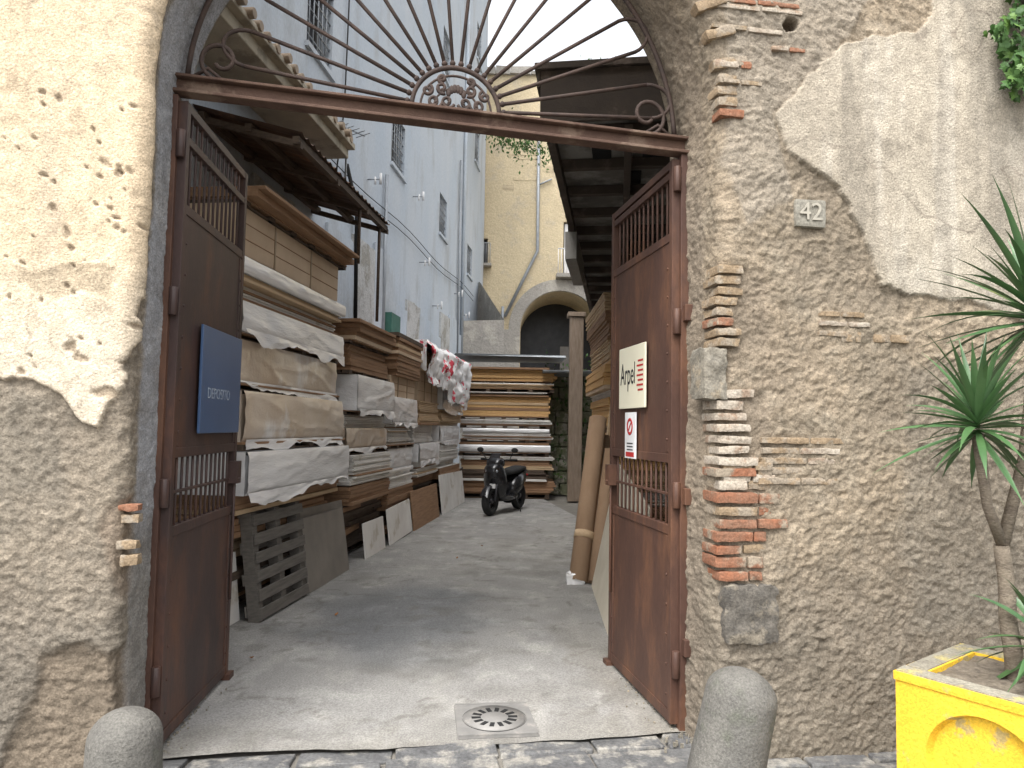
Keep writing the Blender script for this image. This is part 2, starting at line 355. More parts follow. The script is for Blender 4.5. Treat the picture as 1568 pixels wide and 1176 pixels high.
# ------------------------------------------------------------ ground
EDGE=.30
m_ground=mat('lava_cobble_joint',(.14,.13,.115),(.20,.185,.16),scale=6,rough=.9,bump=.5,bscale=60)
g=MB();g.add([(-300,-300,-.03),(300,-300,-.03),(300,300,-.03),(-300,300,-.03)],[(0,1,2,3)]);g.obj('ground',[m_ground])
m_conc=mat('worn_concrete',(.28,.272,.258),(.345,.335,.315),scale=2.2,rough=.85,bump=.5,bscale=110,c3=(.40,.39,.365),s3=2.6,t3=.6,w3=.14,spec=.25,attr=True,grit=90)
xs=np.linspace(-4,3,230);ys=np.concatenate([np.arange(0,12,.035),np.linspace(12,26,80)])
X,Y=np.meshgrid(xs,ys)
U=X+1.33;Zf=.004+.007*fbm(X*1.5,Y*1.5,3,3)+.001*fbm(X*14,Y*14,6,2)
yo=Y+EDGE+.035*fbm(X*3,X*0,66,4)*np.exp(-Y*2)
WX=O.x+UX.x*U+BK.x*yo;WY=O.y+UX.y*U+BK.y*yo
n=fbm(WX*.9,WY*.9,8,4);nn=fbm(WX*7,WY*3,18,4);cc=np.ones(X.shape+(3,))*.93
def bl(msk,c):
    global cc
    cc=cc*(1-msk[...,None])+np.array(c)*msk[...,None]
bl(sstep(.0,.35,n)*.5,(.76,.76,.78));bl(sstep(.28,.4,nn)*.4,(1.25,1.24,1.2));bl(sstep(.1,.5,fbm(WX*2.5,WY*2.5,28,4))*.5,(.62,.61,.59))
dmp=np.exp(-((WX+1.0)/.85)**2-((WY-6.2)/1.5)**2);bl(sstep(.3,.75,dmp+.35*fbm(WX*1.6,WY*1.6,58,4))*.65,(.50,.54,.60))
bl(sstep(.45,.5,fbm(WX*5,WY*5,63,3))*.5,(.55,.54,.52))
bl(sstep(.016,.004,np.abs(fbm(WX*.8,WY*.8,38,5)))*.55,(.45,.43,.40))
bl(sstep(.5,.0,Y+.3*nn)*.6,(.64,.62,.57))
bl(sstep(.25,.0,np.abs(U-1.33-1.33+.1)+.15*nn-.05)*sstep(3,1,Y)*.4,(.6,.55,.47))
npmesh('yard_pavement',np.stack([WX,WY,Zf],-1).reshape(-1,3),gridfaces(*X.shape),[m_conc],cc.reshape(-1,3))
m_slab=mat('lava_stone_slab',(.085,.085,.087),(.15,.15,.148),scale=7,rough=.6,bump=.6,bscale=50,c3=(.28,.265,.235),s3=6,t3=.55,w3=.1,spec=.4,grit=60)
sl=MB();yy=-3.4
while yy<EDGE-.03:
    dy=random.uniform(.26,.34);x=-4+random.uniform(0,.4)
    if yy+dy>EDGE-.1: dy=EDGE+.03-yy
    while x<7:
        dx=random.uniform(.3,.62);sl.box((x+.008,yy+.008,-.05),(x+dx-.008,yy+dy-.008,-.006+random.uniform(-.006,.003)),0,WM,.012);x+=dx
    yy+=dy
sl.obj('stone_street_pavement',[m_slab],.014,2)
m_cast=mat('cast_iron_cover',(.2,.195,.185),(.26,.25,.235),scale=12,rough=.65,bump=.3,metal=.2,c3=(.33,.31,.28),s3=6,t3=.6)
m_blk=mat('dark_void',(.012,.012,.012),(.02,.02,.02),bump=0,rough=1)
mh=MB();c=G(757,1105);MM=Matrix.Translation((c.x,c.y,.014))@Matrix.Rotation(rad(7),4,'Z')
mh.box((-.21,-.21,-.012),(.21,.21,.004),0,MM)
mh.lathe([(.175,.0045),(.175,.007)],40,1,MM);mh.lathe([(.168,.005),(.168,.010),(.001,.011)],40,0,MM)
mh.box((-.205,-.212,.004),(.205,-.198,.009),0,MM);mh.box((-.205,.198,.004),(.205,.212,.009),0,MM)
for k in range(14):
    Mk=MM@Matrix.Rotation(2*math.pi*k/14,4,'Z');mh.box((.075,-.012,.0108),(.125,.012,.0125),1,Mk)
mh.obj('drain_cover',[m_cast,m_blk])
m_leafd=mat('dry_leaf',(.35,.12,.04),(.25,.14,.06),bump=.1)
lf=MB()
for (px,py) in [(385,1012),(700,857),(515,945),(738,838)]:
    p=G(px,py);a=random.uniform(0,6);s=random.uniform(.016,.026)
    Ml=Matrix.Translation((p.x,p.y,.016))@Matrix.Rotation(a,4,'Z')
    lf.add([(-s*1.6,0,.004),(0,-s*.7,.012),(s*1.6,0,.02),(0,s*.7,.012),(0,0,0)],[(0,1,4),(1,2,4),(2,3,4),(3,0,4)],0,Ml)
lf.obj('fallen_leaves',[m_leafd])
gb=MB()
for k in range(260):
    p=WM@Vector((random.choice([random.gauss(.02,.06),random.gauss(2.66,.06)]),random.uniform(.0,1.2),0))
    s=random.uniform(.002,.006);gb.box((p.x-s,p.y-s,-.01),(p.x+s,p.y+s,.010+s*.7),0,None,.0015)
gb.obj('plaster_grit',[m_stoneg])
# ------------------------------------------------------------ bollards
m_bol=mat('granite_bollard',(.115,.11,.10),(.17,.162,.145),scale=9,rough=.85,bump=.8,bscale=60,c3=(.085,.095,.065),s3=3,t3=.6,w3=.15,grit=110)
def bollard(p,h,r,lean):
    b=MB();pr=[(r*1.08,-.1),(r*1.05,.0),(r,h*.5),(r*.98,h-.12)]
    for k in range(1,10):
        t=math.pi/2*k/9;pr.append((max(r*.98*math.cos(t),.001),h-.12+.12*math.sin(t)))
    b.lathe(pr,40,0,Matrix.Translation(p)@Matrix.Rotation(lean,4,'Y')@Matrix.Rotation(random.random()*3,4,'Z'))
    return b.obj('stone_bollard',[m_bol])
bollard((-1.535,2.98,0),.44,.142,0)
bollard((.90,3.14,0),.60,.152,rad(12))
s=MB();p=G(100,1165);s.box((p.x-.13,p.y-.02,0),(p.x+.1,p.y+.06,.06),0,None,.008);s.obj('marble_fragment',[m_white],.004)
# ------------------------------------------------------------ gate leaves
def wp(s_,z,d=GD): 
    v=WM@Vector((s_,d,z));return v
Lh=wp(.02,0);Rh=wp(GW-.02,0)
m_bsign=mat('blue_enamel',(.055,.10,.20),(.04,.08,.165),scale=2,rough=.3,bump=.05,spec=.6)
m_csign=mat('cream_sign_panel',(.74,.71,.56),(.68,.64,.49),scale=2,rough=.4,bump=.05)
m_red=mat('red_ink',(.45,.03,.03),bump=0);m_ink=mat('black_ink',(.03,.03,.03),bump=0);m_wh=mat('white_ink',(.8,.8,.8),bump=0)
m_fade=mat('faded_lettering',(.40,.44,.5),(.2,.25,.33),scale=30,bump=0)
def text(name,body,size,M,mt,ext=.0005):
    c=bpy.data.curves.new(name,'FONT');c.body=body;c.size=size;c.extrude=ext;c.align_x='CENTER';c.align_y='CENTER'
    c.materials.append(mt);o=link(bpy.data.objects.new(name,c));o.matrix_world=M;return o
def leaf(name,h,f,vis,mt,z0=.03,ztop=3.16):
    d=(f-h);d.z=0;Lg=d.length;d.normalize();n=Vector((-d.y,d.x,0))
    M=Matrix(((d.x,n.x,0,h.x),(d.y,n.y,0,h.y),(0,0,1,0),(0,0,0,1)))
    b=MB();t=.022
    for x in(0,Lg-.045): b.box((x,-t,z0),(x+.045,t,ztop),0,M)
    for z,hh in((z0,.06),(1.03,.05),(1.42,.05),(2.66,.05),(3.02,.04),(ztop-.045,.045)):
        b.box((.045,-t+.002,z),(Lg-.045,t-.002,z+hh),0,M)
    for a,c in((z0+.06,1.03),(1.47,2.66)):
        b.box((.03,-.006+vis*.008,a-.03),(Lg-.03,.006+vis*.008,c+.03),0,M)
        b.box((.05,vis*.012,a+.01),(.085,vis*.019,c-.01),0,M);b.box((Lg-.085,vis*.012,a+.01),(Lg-.05,vis*.019,c-.01),0,M)
        for k in range(int((c-a)/.16)):
            for x in(.067,Lg-.067): b.ell((x,vis*.02,a+.08+k*.16),(.008,.005,.008),0,M,8,6)
    nb=13
    for i in range(1,nb):
        x=.045+(Lg-.09)*i/nb
        b.tube([(x,0,2.70),(x,0,ztop-.03)],.008,6,0,M);b.tube([(x,0,1.08),(x,0,1.42)],.008,6,0,M)
    b.box((.05,-.01,1.24),(Lg-.05,.01,1.255),0,M)
    b.tube([(Lg-.07,vis*.035,.5),(Lg-.07,vis*.035,1.3)],.009,8,0,M);b.tube([(Lg-.07,vis*.03,1.25),(Lg-.07,vis*.07,1.25)],.008,6,0,M)
    b.box((Lg-.1,-.03+vis*.03,1.22),(Lg-.02,.03+vis*.03,1.36),0,M)
    for z in(.35,1.25,2.2,3.0): b.tube([(-.02,0,z-.07),(-.02,0,z+.07)],.022,8,0,M)
    b.box((Lg-.06,-.05,-.0),(Lg+.03,.05,.035),0,M)
    return b.obj(name,[mt],.003),M,Lg
Lf=G(355,1040)+Vector((-.06,.03,0));Rf=Vector((.71,5.02,0))
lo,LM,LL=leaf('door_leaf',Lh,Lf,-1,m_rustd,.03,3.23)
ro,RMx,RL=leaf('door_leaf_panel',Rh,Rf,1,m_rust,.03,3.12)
def signM(M,x,y,z,flip):
    X=M.to_3x3()@Vector((flip,0,0));Zn=M.to_3x3()@Vector((0,-flip,0));Yv=Vector((0,0,1));p=M@Vector((x,y,z))
    return Matrix(((X.x,Yv.x,Zn.x,p.x),(X.y,Yv.y,Zn.y,p.y),(X.z,Yv.z,Zn.z,p.z),(0,0,0,1)))
b=MB();b.box((.30,-.045,1.54),(LL-.06,-.03,2.13),0,LM);bs=b.obj('panel',[m_bsign],.003)
t1=text('lettering','DEPOSITO',.085,signM(LM,.60,-.0465,1.76,1),m_fade);group('blue_sign',[bs,t1])
b=MB();b.box((.36,.03,1.735),(.84,.042,2.13),0,RMx);bs=b.obj('panel',[m_csign],.003)
t1=text('lettering','Arpel',.125,signM(RMx,.665,.0435,1.95,-1),m_ink);t1.scale=(1,1.6,1)
b=MB()
for k in range(7): b.box((.39,.042,1.84+k*.03),(.39+.09+.02*(k%2),.0435,1.852+k*.03),0,RMx)
st=b.obj('red_lines',[m_red]);group('company_sign',[bs,t1,st])
b=MB();b.box((.53,.03,1.42),(.72,.04,1.71),0,RMx)
b.box((.55,.04,1.43),(.70,.0415,1.46),1,RMx)
for k in range(3): b.box((.57,.04,1.47+k*.02),(.68,.0415,1.478+k*.02),2,RMx)
Mt=RMx@Matrix.Translation((.625,.042,1.62));b.torus((0,0,0),.045,.010,1,Mt@Matrix.Scale(.15,4,(0,1,0)));b.box((-.045,-.001,-.006),(.045,.001,.006),1,Mt@Matrix.Rotation(rad(45),4,'Y'))
b.obj('no_parking_sign',[m_wh,m_red,m_ink],.001)
dzL,dzR=.055,-.06
BMx=WM@Matrix(((1,0,0,0),(0,1,0,0),((dzR-dzL)/GW,0,1,dzL),(0,0,0,1)))
fr=MB()
fr.box((-.05,GD-.03,0),(.0,GD+.03,3.25),0,WM);fr.box((GW+.0,GD-.03,0),(GW+.05,GD+.03,3.14),0,WM)
fr.box((-.06,GD-.045,3.205),(GW+.06,GD+.045,3.222),1,BMx);fr.box((-.06,GD-.008,3.2225),(GW+.06,GD+.008,3.284),1,BMx);fr.box((-.06,GD-.045,3.2845),(GW+.06,GD+.045,3.30),1,BMx)
for z in(.4,1.2,2.2): fr.box((GW+.01,GD-.07,z),(GW+.06,GD-.03,z+.09),0,WM)
tr=fr.obj('gate_frame',[m_rust,m_beam],.003)
fan=MB();FC,FZ=1.40,3.30
fm=lambda s_,z,dy=0: BMx@Vector((s_,GD+dy,z))
def arc(cx,cz,R,a0,a1,n,r,sx=1): fan.tube([fm(cx+sx*R*math.cos(rad(a0+(a1-a0)*i/n)),cz+R*math.sin(rad(a0+(a1-a0)*i/n))) for i in range(n+1)],r,6)
arc(1.33,3.24,1.30,3,177,60,.014)
arc(FC,FZ,.235,0,180,28,.014);arc(FC,FZ,.19,0,180,28,.007)
arc(FC,FZ,.12,0,180,16,.006)
angs=[5+i*(170/17) for i in range(18)]
for i,a in enumerate(angs):
    c_,s_=math.cos(rad(a)),math.sin(rad(a));R=1.10
    fan.tube([fm(FC+.235*c_,FZ+.235*s_),fm(FC+R*c_,FZ+R*s_)],.0105,6)
    fan.ell(tuple(fm(FC+.26*c_,FZ+.26*s_)),(.016,.016,.016),0,None,8,6)
    if i%2==0 and i<17:
        a2=angs[i+1];p=[];am=(a+a2)/2
        hw=R*math.sin(rad((a2-a)/2))
        for k in range(13):
            t=math.pi*k/12;u=-math.cos(t)*hw;w=math.sin(t)*hw*1.3
            ca,sa_=math.cos(rad(am)),math.sin(rad(am))
            rr_=R*math.cos(rad((a2-a)/2))+w
            p.append(fm(FC+rr_*ca-u*sa_,FZ+rr_*sa_+u*ca))
        fan.tube(p,.0105,6)
def spiral(cx,cz,R,a0,turn,sgn,r=.007,R1=.15,mir=1):
    p=[]
    for i in range(25):
        t=i/24;rr_=R*(1-t)+R*R1*t;a=rad(a0+sgn*turn*t);p.append(fm(cx+mir*rr_*math.cos(a),cz+rr_*math.sin(a)))
    fan.tube(p,r,6)
for mir in(-1,1):
    for (dx,dz,R,a0) in((.045,.045,.038,200),(.115,.04,.042,180),(.155,.095,.032,120),(.075,.115,.034,240),(.075,.165,.028,250)):
        spiral(FC+mir*dx,FZ+dz,R,a0,430,1,.009,.15,mir);spiral(FC+mir*dx,FZ+dz,R*.7,a0+180,300,-1,.007,.2,mir)
    for th in(35,60,80): fan.ell(tuple(fm(FC+mir*.05*math.cos(rad(th)),FZ+.06+.06*math.sin(rad(th)))),(.015,.008,.025),0,None,8,6)
    spiral(1.33+mir*1.14,3.41,.11,-80,400,1,.012,.3,mir)
    fan.tube([fm(1.33+mir*1.28,3.30),fm(1.33+mir*1.2,3.36),fm(1.33+mir*1.12,3.30)],.01,6)
fo=fan.obj('fanlight_grille',[m_iron])
group('iron_gate',[lo,ro,tr,fo])
sp,zp=wallpt(1237,328)
b=MB();b.rock((sp-.085,-.030,zp-.075),(sp+.085,.03,zp+.07),0,WM,.004,12);pq=b.obj('stone_plate',[mat('marble_plate',(.27,.255,.215),(.21,.195,.16),scale=12,rough=.8,bump=.4,grit=90)])
TMx=WM@Matrix.Translation((sp,-.034,zp))@Matrix.Rotation(rad(90),4,'X')
t=text('digits','42',.13,TMx,mat('worn_digits',(.40,.37,.31),(.30,.28,.235),scale=25,bump=0),.003);group('house_number_plaque',[pq,t])
# ------------------------------------------------------------ stacks
def pkg(b,x0,x1,y0,y1,z,h,kind,jx=.03):
    R=random.uniform
    if kind in('w','wh','t','o','d','g'):
        mi={'w':1,'wh':2,'t':0,'o':7,'d':6,'g':8}[kind]
        th={'w':.045,'wh':.022,'t':.03,'o':.06,'d':.05,'g':.03}[kind];n=max(1,round(h/th));th=h/n
        ox=R(-jx,jx);oy=0
        for i in range(n):
            if random.random()<.25: ox=R(-jx,jx)*1.3;oy=R(-.05,.05)
            a=R(-.014,.014);mm=mi
            if random.random()<.12: mm=random.choice([0,1,1,3] if mi!=6 else [1,6])
            Mr=Matrix.Translation((0,(y0+y1)/2,0))@Matrix.Rotation(R(-.008,.008),4,'Z')@Matrix.Translation((0,-(y0+y1)/2,0))
            b.box((x0,y0+oy+R(-.03,.05),z+i*th),(x1+ox+a,y1+oy+R(-.05,.03),z+(i+1)*th-.003),mm,Mr)
    elif kind in('pl','pt','c'):
        mi={'pl':4,'pt':5,'c':3}[kind]
        nx,ny,nz=10,60,max(8,int(h/.022));ox=R(-jx,jx);sd=random.randint(0,999);k=.011 if kind!='c' else .002
        sag=random.uniform(.01,.03)
        def patch(X_,Y_,Z_,face):
            sl_=R(-.6,.6)
            a1=fbm(Y_*2.2+X_*3+Z_*3,Z_*2.5-Y_*1.5,sd,2);a2=1-np.abs(fbm(Y_*1.6+(Z_-z)*sl_*6,(Z_-z)*7+X_*8+Y_*sl_,sd+4,2))*2.2
            zz=(Z_-z)/h;m=np.clip(4*zz*(1-zz),0,1)**.4
            d=k*(a1+1.1*np.clip(a2,0,1)**3)*(m*.8+.2)
            if face=='x': X_=X_+d+(sag*m if kind!='c' else 0)
            elif face=='y': Y_=Y_-d
            else: Z_=Z_+d*.5
            return np.stack([X_,Y_,Z_],-1).reshape(-1,3)
        def emit(V,nr,nc):
            b.add([tuple(v) for v in V],[tuple(f) for f in gridfaces(nr,nc).tolist()],mi,None,True)
        zz_=np.linspace(z,z+h-.004,nz+1)
        yy_,z2=np.meshgrid(np.linspace(y0,y1,ny+1),zz_);emit(patch(np.full(yy_.shape,x1+ox),yy_,z2,'x'),nz+1,ny+1)
        xx_,z3=np.meshgrid(np.linspace(x0,x1+ox,nx+1),zz_);emit(patch(xx_,np.full(xx_.shape,y0),z3,'y'),nz+1,nx+1)
        x4,y4=np.meshgrid(np.linspace(x0,x1+ox,nx+1),np.linspace(y0,y1,ny+1));emit(patch(x4,y4,np.full(x4.shape,z+h-.004),'z'),ny+1,nx+1)
        b.box((x0+.01,y0+.02,z),(x1+ox-.02,y1-.005,z+h-.03),mi)
        if kind=='c':
            for t_ in (.3,.66):
                y=y0+(y1-y0)*t_;b.box((x1+ox+.0,y-.012,z),(x1+ox+.008,y+.012,z+h-.005),9)
            for zf in(.33,.66): b.box((x1+ox,y0+.01,z+h*zf-.003),(x1+ox+.006,y1-.01,z+h*zf+.003),1)
        elif h>.2:
            yy2=np.linspace(y0+.02,y1-.02,60);dr=np.linspace(0,1,8);YY,DD=np.meshgrid(yy2,dr)
            dl=.05+.06*fbm(YY*3,YY*0,sd+9,3);ZZ=z+.02-DD*np.maximum(dl,0.01)*1.4;XX=x1+ox+.03+.012*fbm(YY*5,DD*2,sd+8,2)+.01*DD
            V=np.stack([XX,YY,ZZ],-1).reshape(-1,3);b.add([tuple(v) for v in V],[tuple(f) for f in gridfaces(8,60).tolist()],4,None,True)
    elif kind=='p':
        b.box((x0,y0,z+h*.72),(x1,y1,z+h),1);n=max(3,int((y1-y0)/.45))
        for i in range(n+1):
            y=y0+(y1-y0-.1)*i/n;b.box((x1-.1,y,z),(x1-.01,y+.1,z+h*.72-.001),6);b.box((x0,y,z),(x1-.12,y+.08,z+h*.72-.001),6)
        b.box((x0,y0+.005,z-.0),(x1-.02,y1-.005,z+h*.2),6)
def stack(name,y0,y1,layers,M=AM,x0=-1.15,x1=0,jx=.035,sh_=.08):
    b=MB();z=0
    for k,h,dx in layers:
        sh=random.uniform(-sh_,sh_);e=random.uniform(-.12,.05) if k!='p' else 0
        pkg(b,x0,x1+dx,y0+sh,y1+sh+e,z,h,k,jx);z+=h
    o=b.obj(name,SM,.004);o.matrix_world=M;return o,z
stack('wrapped_board_stack',5.6,8.0,[('p',.12,-.3),('d',.36,-.28),('c',.2,-.2),('w',.2,-.12),('w',.16,.0),('pl',.34,.10),('p',.07,.04),('pt',.41,.02),('p',.06,-.03),('pt',.36,-.05),('p',.05,-.06),('pl',.24,.02),('w',.05,-.04),('wh',.10,-.05),('t',.06,-.01),('pl',.13,.04),('w',.03,-.04),('c',.38,.0),('p',.05,.03),('w',.06,.12),('w',.03,.16)])
stack('board_stack',8.3,9.95,[('p',.12,-.25),('d',.4,-.2),('d',.15,-.1),('w',.22,-.02),('wh',.36,.03),('p',.06,0),('pt',.26,-.05),('wh',.15,-.06),('p',.05,-.04),('pl',.42,.04),('p',.06,0),('w',.3,.0),('p',.04,.0),('w',.2,.07),('w',.04,.10)],jx=.05)
stack('board_stack',10.05,11.5,[('p',.12,-.2),('d',.3,-.15),('w',.3,-.06),('wh',.25,.02),('pl',.30,-.02),('p',.06,0),('wh',.3,-.06),('pl',.38,.05),('c',.3,-.02),('w',.3,.05),('w',.24,.08),('d',.06,.09)],jx=.05)
stack('board_stack',11.75,13.3,[('p',.12,-.2),('d',.5,-.15),('w',.15,-.05),('wh',.25,0),('pl',.30,.02),('wh',.3,-.04),('w',.04,0),('t',.36,.04),('c',.5,.0),('t',.36,.02)],jx=.05)
stack('board_stack',13.45,15.5,[('p',.12,-.15),('d',.5,-.12),('w',.2,0),('wh',.5,-.03),('pl',.3,.03),('t',.3,0),('pl',.5,0),('wh',.46,-.05)],jx=.05)
BM=Matrix(((0,1,0,-1.15),(-1,0,0,16.3),(0,0,1,0),(0,0,0,1)))
stack('pine_panel_stack',0,2.05,[('p',.15,0),('w',.25,0),('wh',.05,.02),('d',.2,0),('w',.22,0),('wh',.08,.03),('p',.10,0),('pl',.16,0),('w',.05,0),('p',.08,0),('wh',.14,0),('pl',.1,.02),('p',.08,0),('wh',.12,.02),('p',.08,0),('o',.44,-.02),('w',.04,.03),('wh',.06,.05),('p',.1,0),('t',.06,.02),('wh',.05,.04),('p',.05,0),('o',.26,-.02),('w',.05,.05)],BM,-1.2,0,.05,.07)
RS=Matrix(((-1,0,0,2.35),(0,-1,0,12.2),(0,0,1,0),(0,0,0,1)))
stack('pine_panel_stack',0,2.4,[('p',.15,0),('w',.4,0),('wh',.2,0),('t',.3,0),('o',.5,.0),('p',.1,0),('o',.4,0),('wh',.1,0),('o',.4,.03),('t',.3,0),('w',.4,.02),('t',.25,.05)],RS,-.3,1.02,.04)
def drape(name,x0,x1,y0,y1,z,drop,mt,M,seed):
    nx,ny=70,80;Uu,Vv=np.meshgrid(np.linspace(0,1,nx),np.linspace(0,1,ny))
    top=(x1-x0);tot=top+drop;l=Uu*tot
    Xx=np.where(l<top,x0+l,x1+.04);Zz=np.where(l<top,z,z-(l-top))
    Yy=y0+(y1-y0)*Vv+.03*fbm(Uu*6,Vv*6,seed+8,3)
    d=fbm(Uu*9,Vv*9,seed,4)*.10;w=np.abs(fbm(Uu*2.5,Vv*12,seed+3,2))*.13*np.where(l>top,1,.3)
    Xx=Xx+np.where(l>top,d+w,0);Zz=Zz+np.where(l<=top,d+.06,0)+.16*fbm(Vv*6,Vv*0,seed+5,3)*(l>top)*((l-top)/drop)
    o=npmesh(name,np.stack([Xx,Yy,Zz],-1).reshape(-1,3),gridfaces(ny,nx),[mt]);o.matrix_world=M
    return o
def enddrape(name,x0,x1,y,z,drop,mt,M,seed):
    nx,ny=50,40;Uu,Vv=np.meshgrid(np.linspace(0,1,nx),np.linspace(0,1,ny))
    Xx=x0+(x1-x0)*Uu;Yy=y-.03-.09*np.abs(fbm(Uu*10,Vv*2.5,seed,2));Zz=z+.08-(drop+.2*fbm(Uu*5,Uu*0,seed+1,3))*Vv
    o=npmesh(name,np.stack([Xx,Yy,Zz],-1).reshape(-1,3),gridfaces(ny,nx),[mt]);o.matrix_world=M;return o
m_tarp=mat('printed_plastic_tarp',(.86,.85,.84),(.74,.74,.74),scale=3,rough=.25,bump=.5,bscale=6,bd=.03,c3=(.62,.08,.11),s3=3.2,t3=.585,w3=.015,spec=.6,detail=3)
t1=drape('tarp_sheet',-1.0,.10,11.65,13.5,2.92,.62,m_tarp,AM,3);t2=drape('tarp_fold',-1.0,.10,13.3,15.6,2.92,.9,m_tarp,AM,9);t3_=enddrape('tarp_end',-1.0,.14,11.68,2.92,.45,m_tarp,AM,5)
group('plastic_tarp',[t1,t2,t3_])
def lean(name,y0,y1,h,x=.06,t=.018,mt=m_white,la=7,z=0):
    b=MB();b.box((0,0,0),(t,y1-y0,h),0);o=b.obj(name,[mt],.002);o.matrix_world=AM@Matrix.Translation((x+.03,y0,z))@Matrix.Rotation(rad(-la),4,'Y')@Matrix.Rotation(rad(random.uniform(-2,2)),4,'X');return o
lean('leaning_grey_board',6.95,8.25,.78,.02,.02,m_greyb,9)
lean('leaning_grey_board',6.95,8.1,.7,.07,.02,m_greyb,9)
lean('leaning_white_board',8.75,9.6,.42);lean('leaning_white_board',9.75,11.0,.48,.08)
lean('leaning_brown_board',11.1,13.0,.6,.08,.02,m_wood2);lean('leaning_white_board',13.2,15.6,.72,.1)
lean('leaning_white_board',5.45,5.95,.55,-.12,.02,m_white,6)
b=MB()
for i in range(6): b.box((0,0,.02+i*.15),(.02,1.0,.02+i*.15+.09),0,None,.004)
for y in(0,.45,.9): b.box((-.1,y,.0),(-.001,y+.09,.88),0,None,.003)
for i in range(4): b.box((-.12,0,.05+i*.25),(-.101,1.0,.05+i*.25+.09),0,None,.003)
o=b.obj('wooden_pallet',[mat('weathered_pallet_wood',(.11,.10,.09),(.17,.155,.135),scale=4,rough=.9,bump=.4,stretch=(4,1,12))],.003)
o.matrix_world=AM@Matrix.Translation((.12,5.9,0))@Matrix.Rotation(rad(-7),4,'Y')
b=MB()
for k in range(14):
    y=random.uniform(5.6,11);b.box((0,0,0),(random.uniform(.1,.2),random.uniform(.5,1.2),random.uniform(.03,.07)),k%2,AM@Matrix.Translation((-.22,y,random.uniform(.05,.6)))@Matrix.Rotation(random.uniform(-.1,.1),4,'Z'),.004)
b.obj('timber_offcuts',[m_dark,m_wood2])
# ------------------------------------------------------------ left rusty lean-to roof
m_corr=mat('rusty_corrugated_iron',(.075,.05,.038),(.13,.08,.055),scale=3,rough=.8,bump=.3,bscale=30,c3=(.2,.11,.065),s3=2.5,t3=.6)
b=MB();n=60
def rp(x,y,k=0): return (x,y,4.22+(-x)*.28+k)
vs=[]
Y0,Y1=6.3,9.2;XA,XB=.16,-1.0
for i in range(n+1):
    y=Y0+(Y1-Y0)*i/n;k=.018*math.cos(i*math.pi/1.5)
    vs+=[rp(XA,y,k),rp(XB,y,k)]
fs=[(2*i,2*i+2,2*i+3,2*i+1) for i in range(n)];b.add(vs,fs,0,None,True)
for x in(.1,-.35,-.8): b.box((x-.03,Y0,4.22-x*.28-.1),(x+.03,Y1,4.22-x*.28-.03),1)
for y in(Y0+.02,7.3,8.3,Y1-.05):
    b.add([(.14,y,4.06),(.14,y+.05,4.06),(-1,y+.05,4.38),(-1,y,4.38),(.14,y,4.12),(.14,y+.05,4.12),(-1,y+.05,4.44),(-1,y,4.44)],[(0,1,2,3),(4,7,6,5),(0,4,5,1),(1,5,6,2),(2,6,7,3),(3,7,4,0)],1)
b.tube([(.08,8.2,3.45),(.08,8.2,4.15)],.02,8,1);b.tube([(.08,9.0,2.9),(.08,9.0,4.15)],.02,8,1)
o=b.obj('corrugated_lean_to_roof',[m_corr,m_dark]);o.matrix_world=AM
m_eave=mat('old_render',(.46,.41,.32),(.36,.32,.25),scale=5,rough=.95,bump=.4,c3=(.27,.24,.19),s3=3,t3=.58)
b=MB();b.box((-1.4,4.6,4.95),(-.32,8.9,5.07),0,None,.01);b.box((-1.4,4.6,5.07),(-.24,8.9,5.13),0,None,.01)
for i in range(22): b.tube([(-.9,4.65+i*.195,5.15),(-.2+random.uniform(-.03,.03),4.65+i*.195+random.uniform(-.01,.01),5.14)],.05,8,1)
o=b.obj('tiled_eave',[m_eave,mat('terracotta_tile',(.38,.29,.21),(.28,.23,.18),scale=6,bump=.4)],.006);o.matrix_world=AM
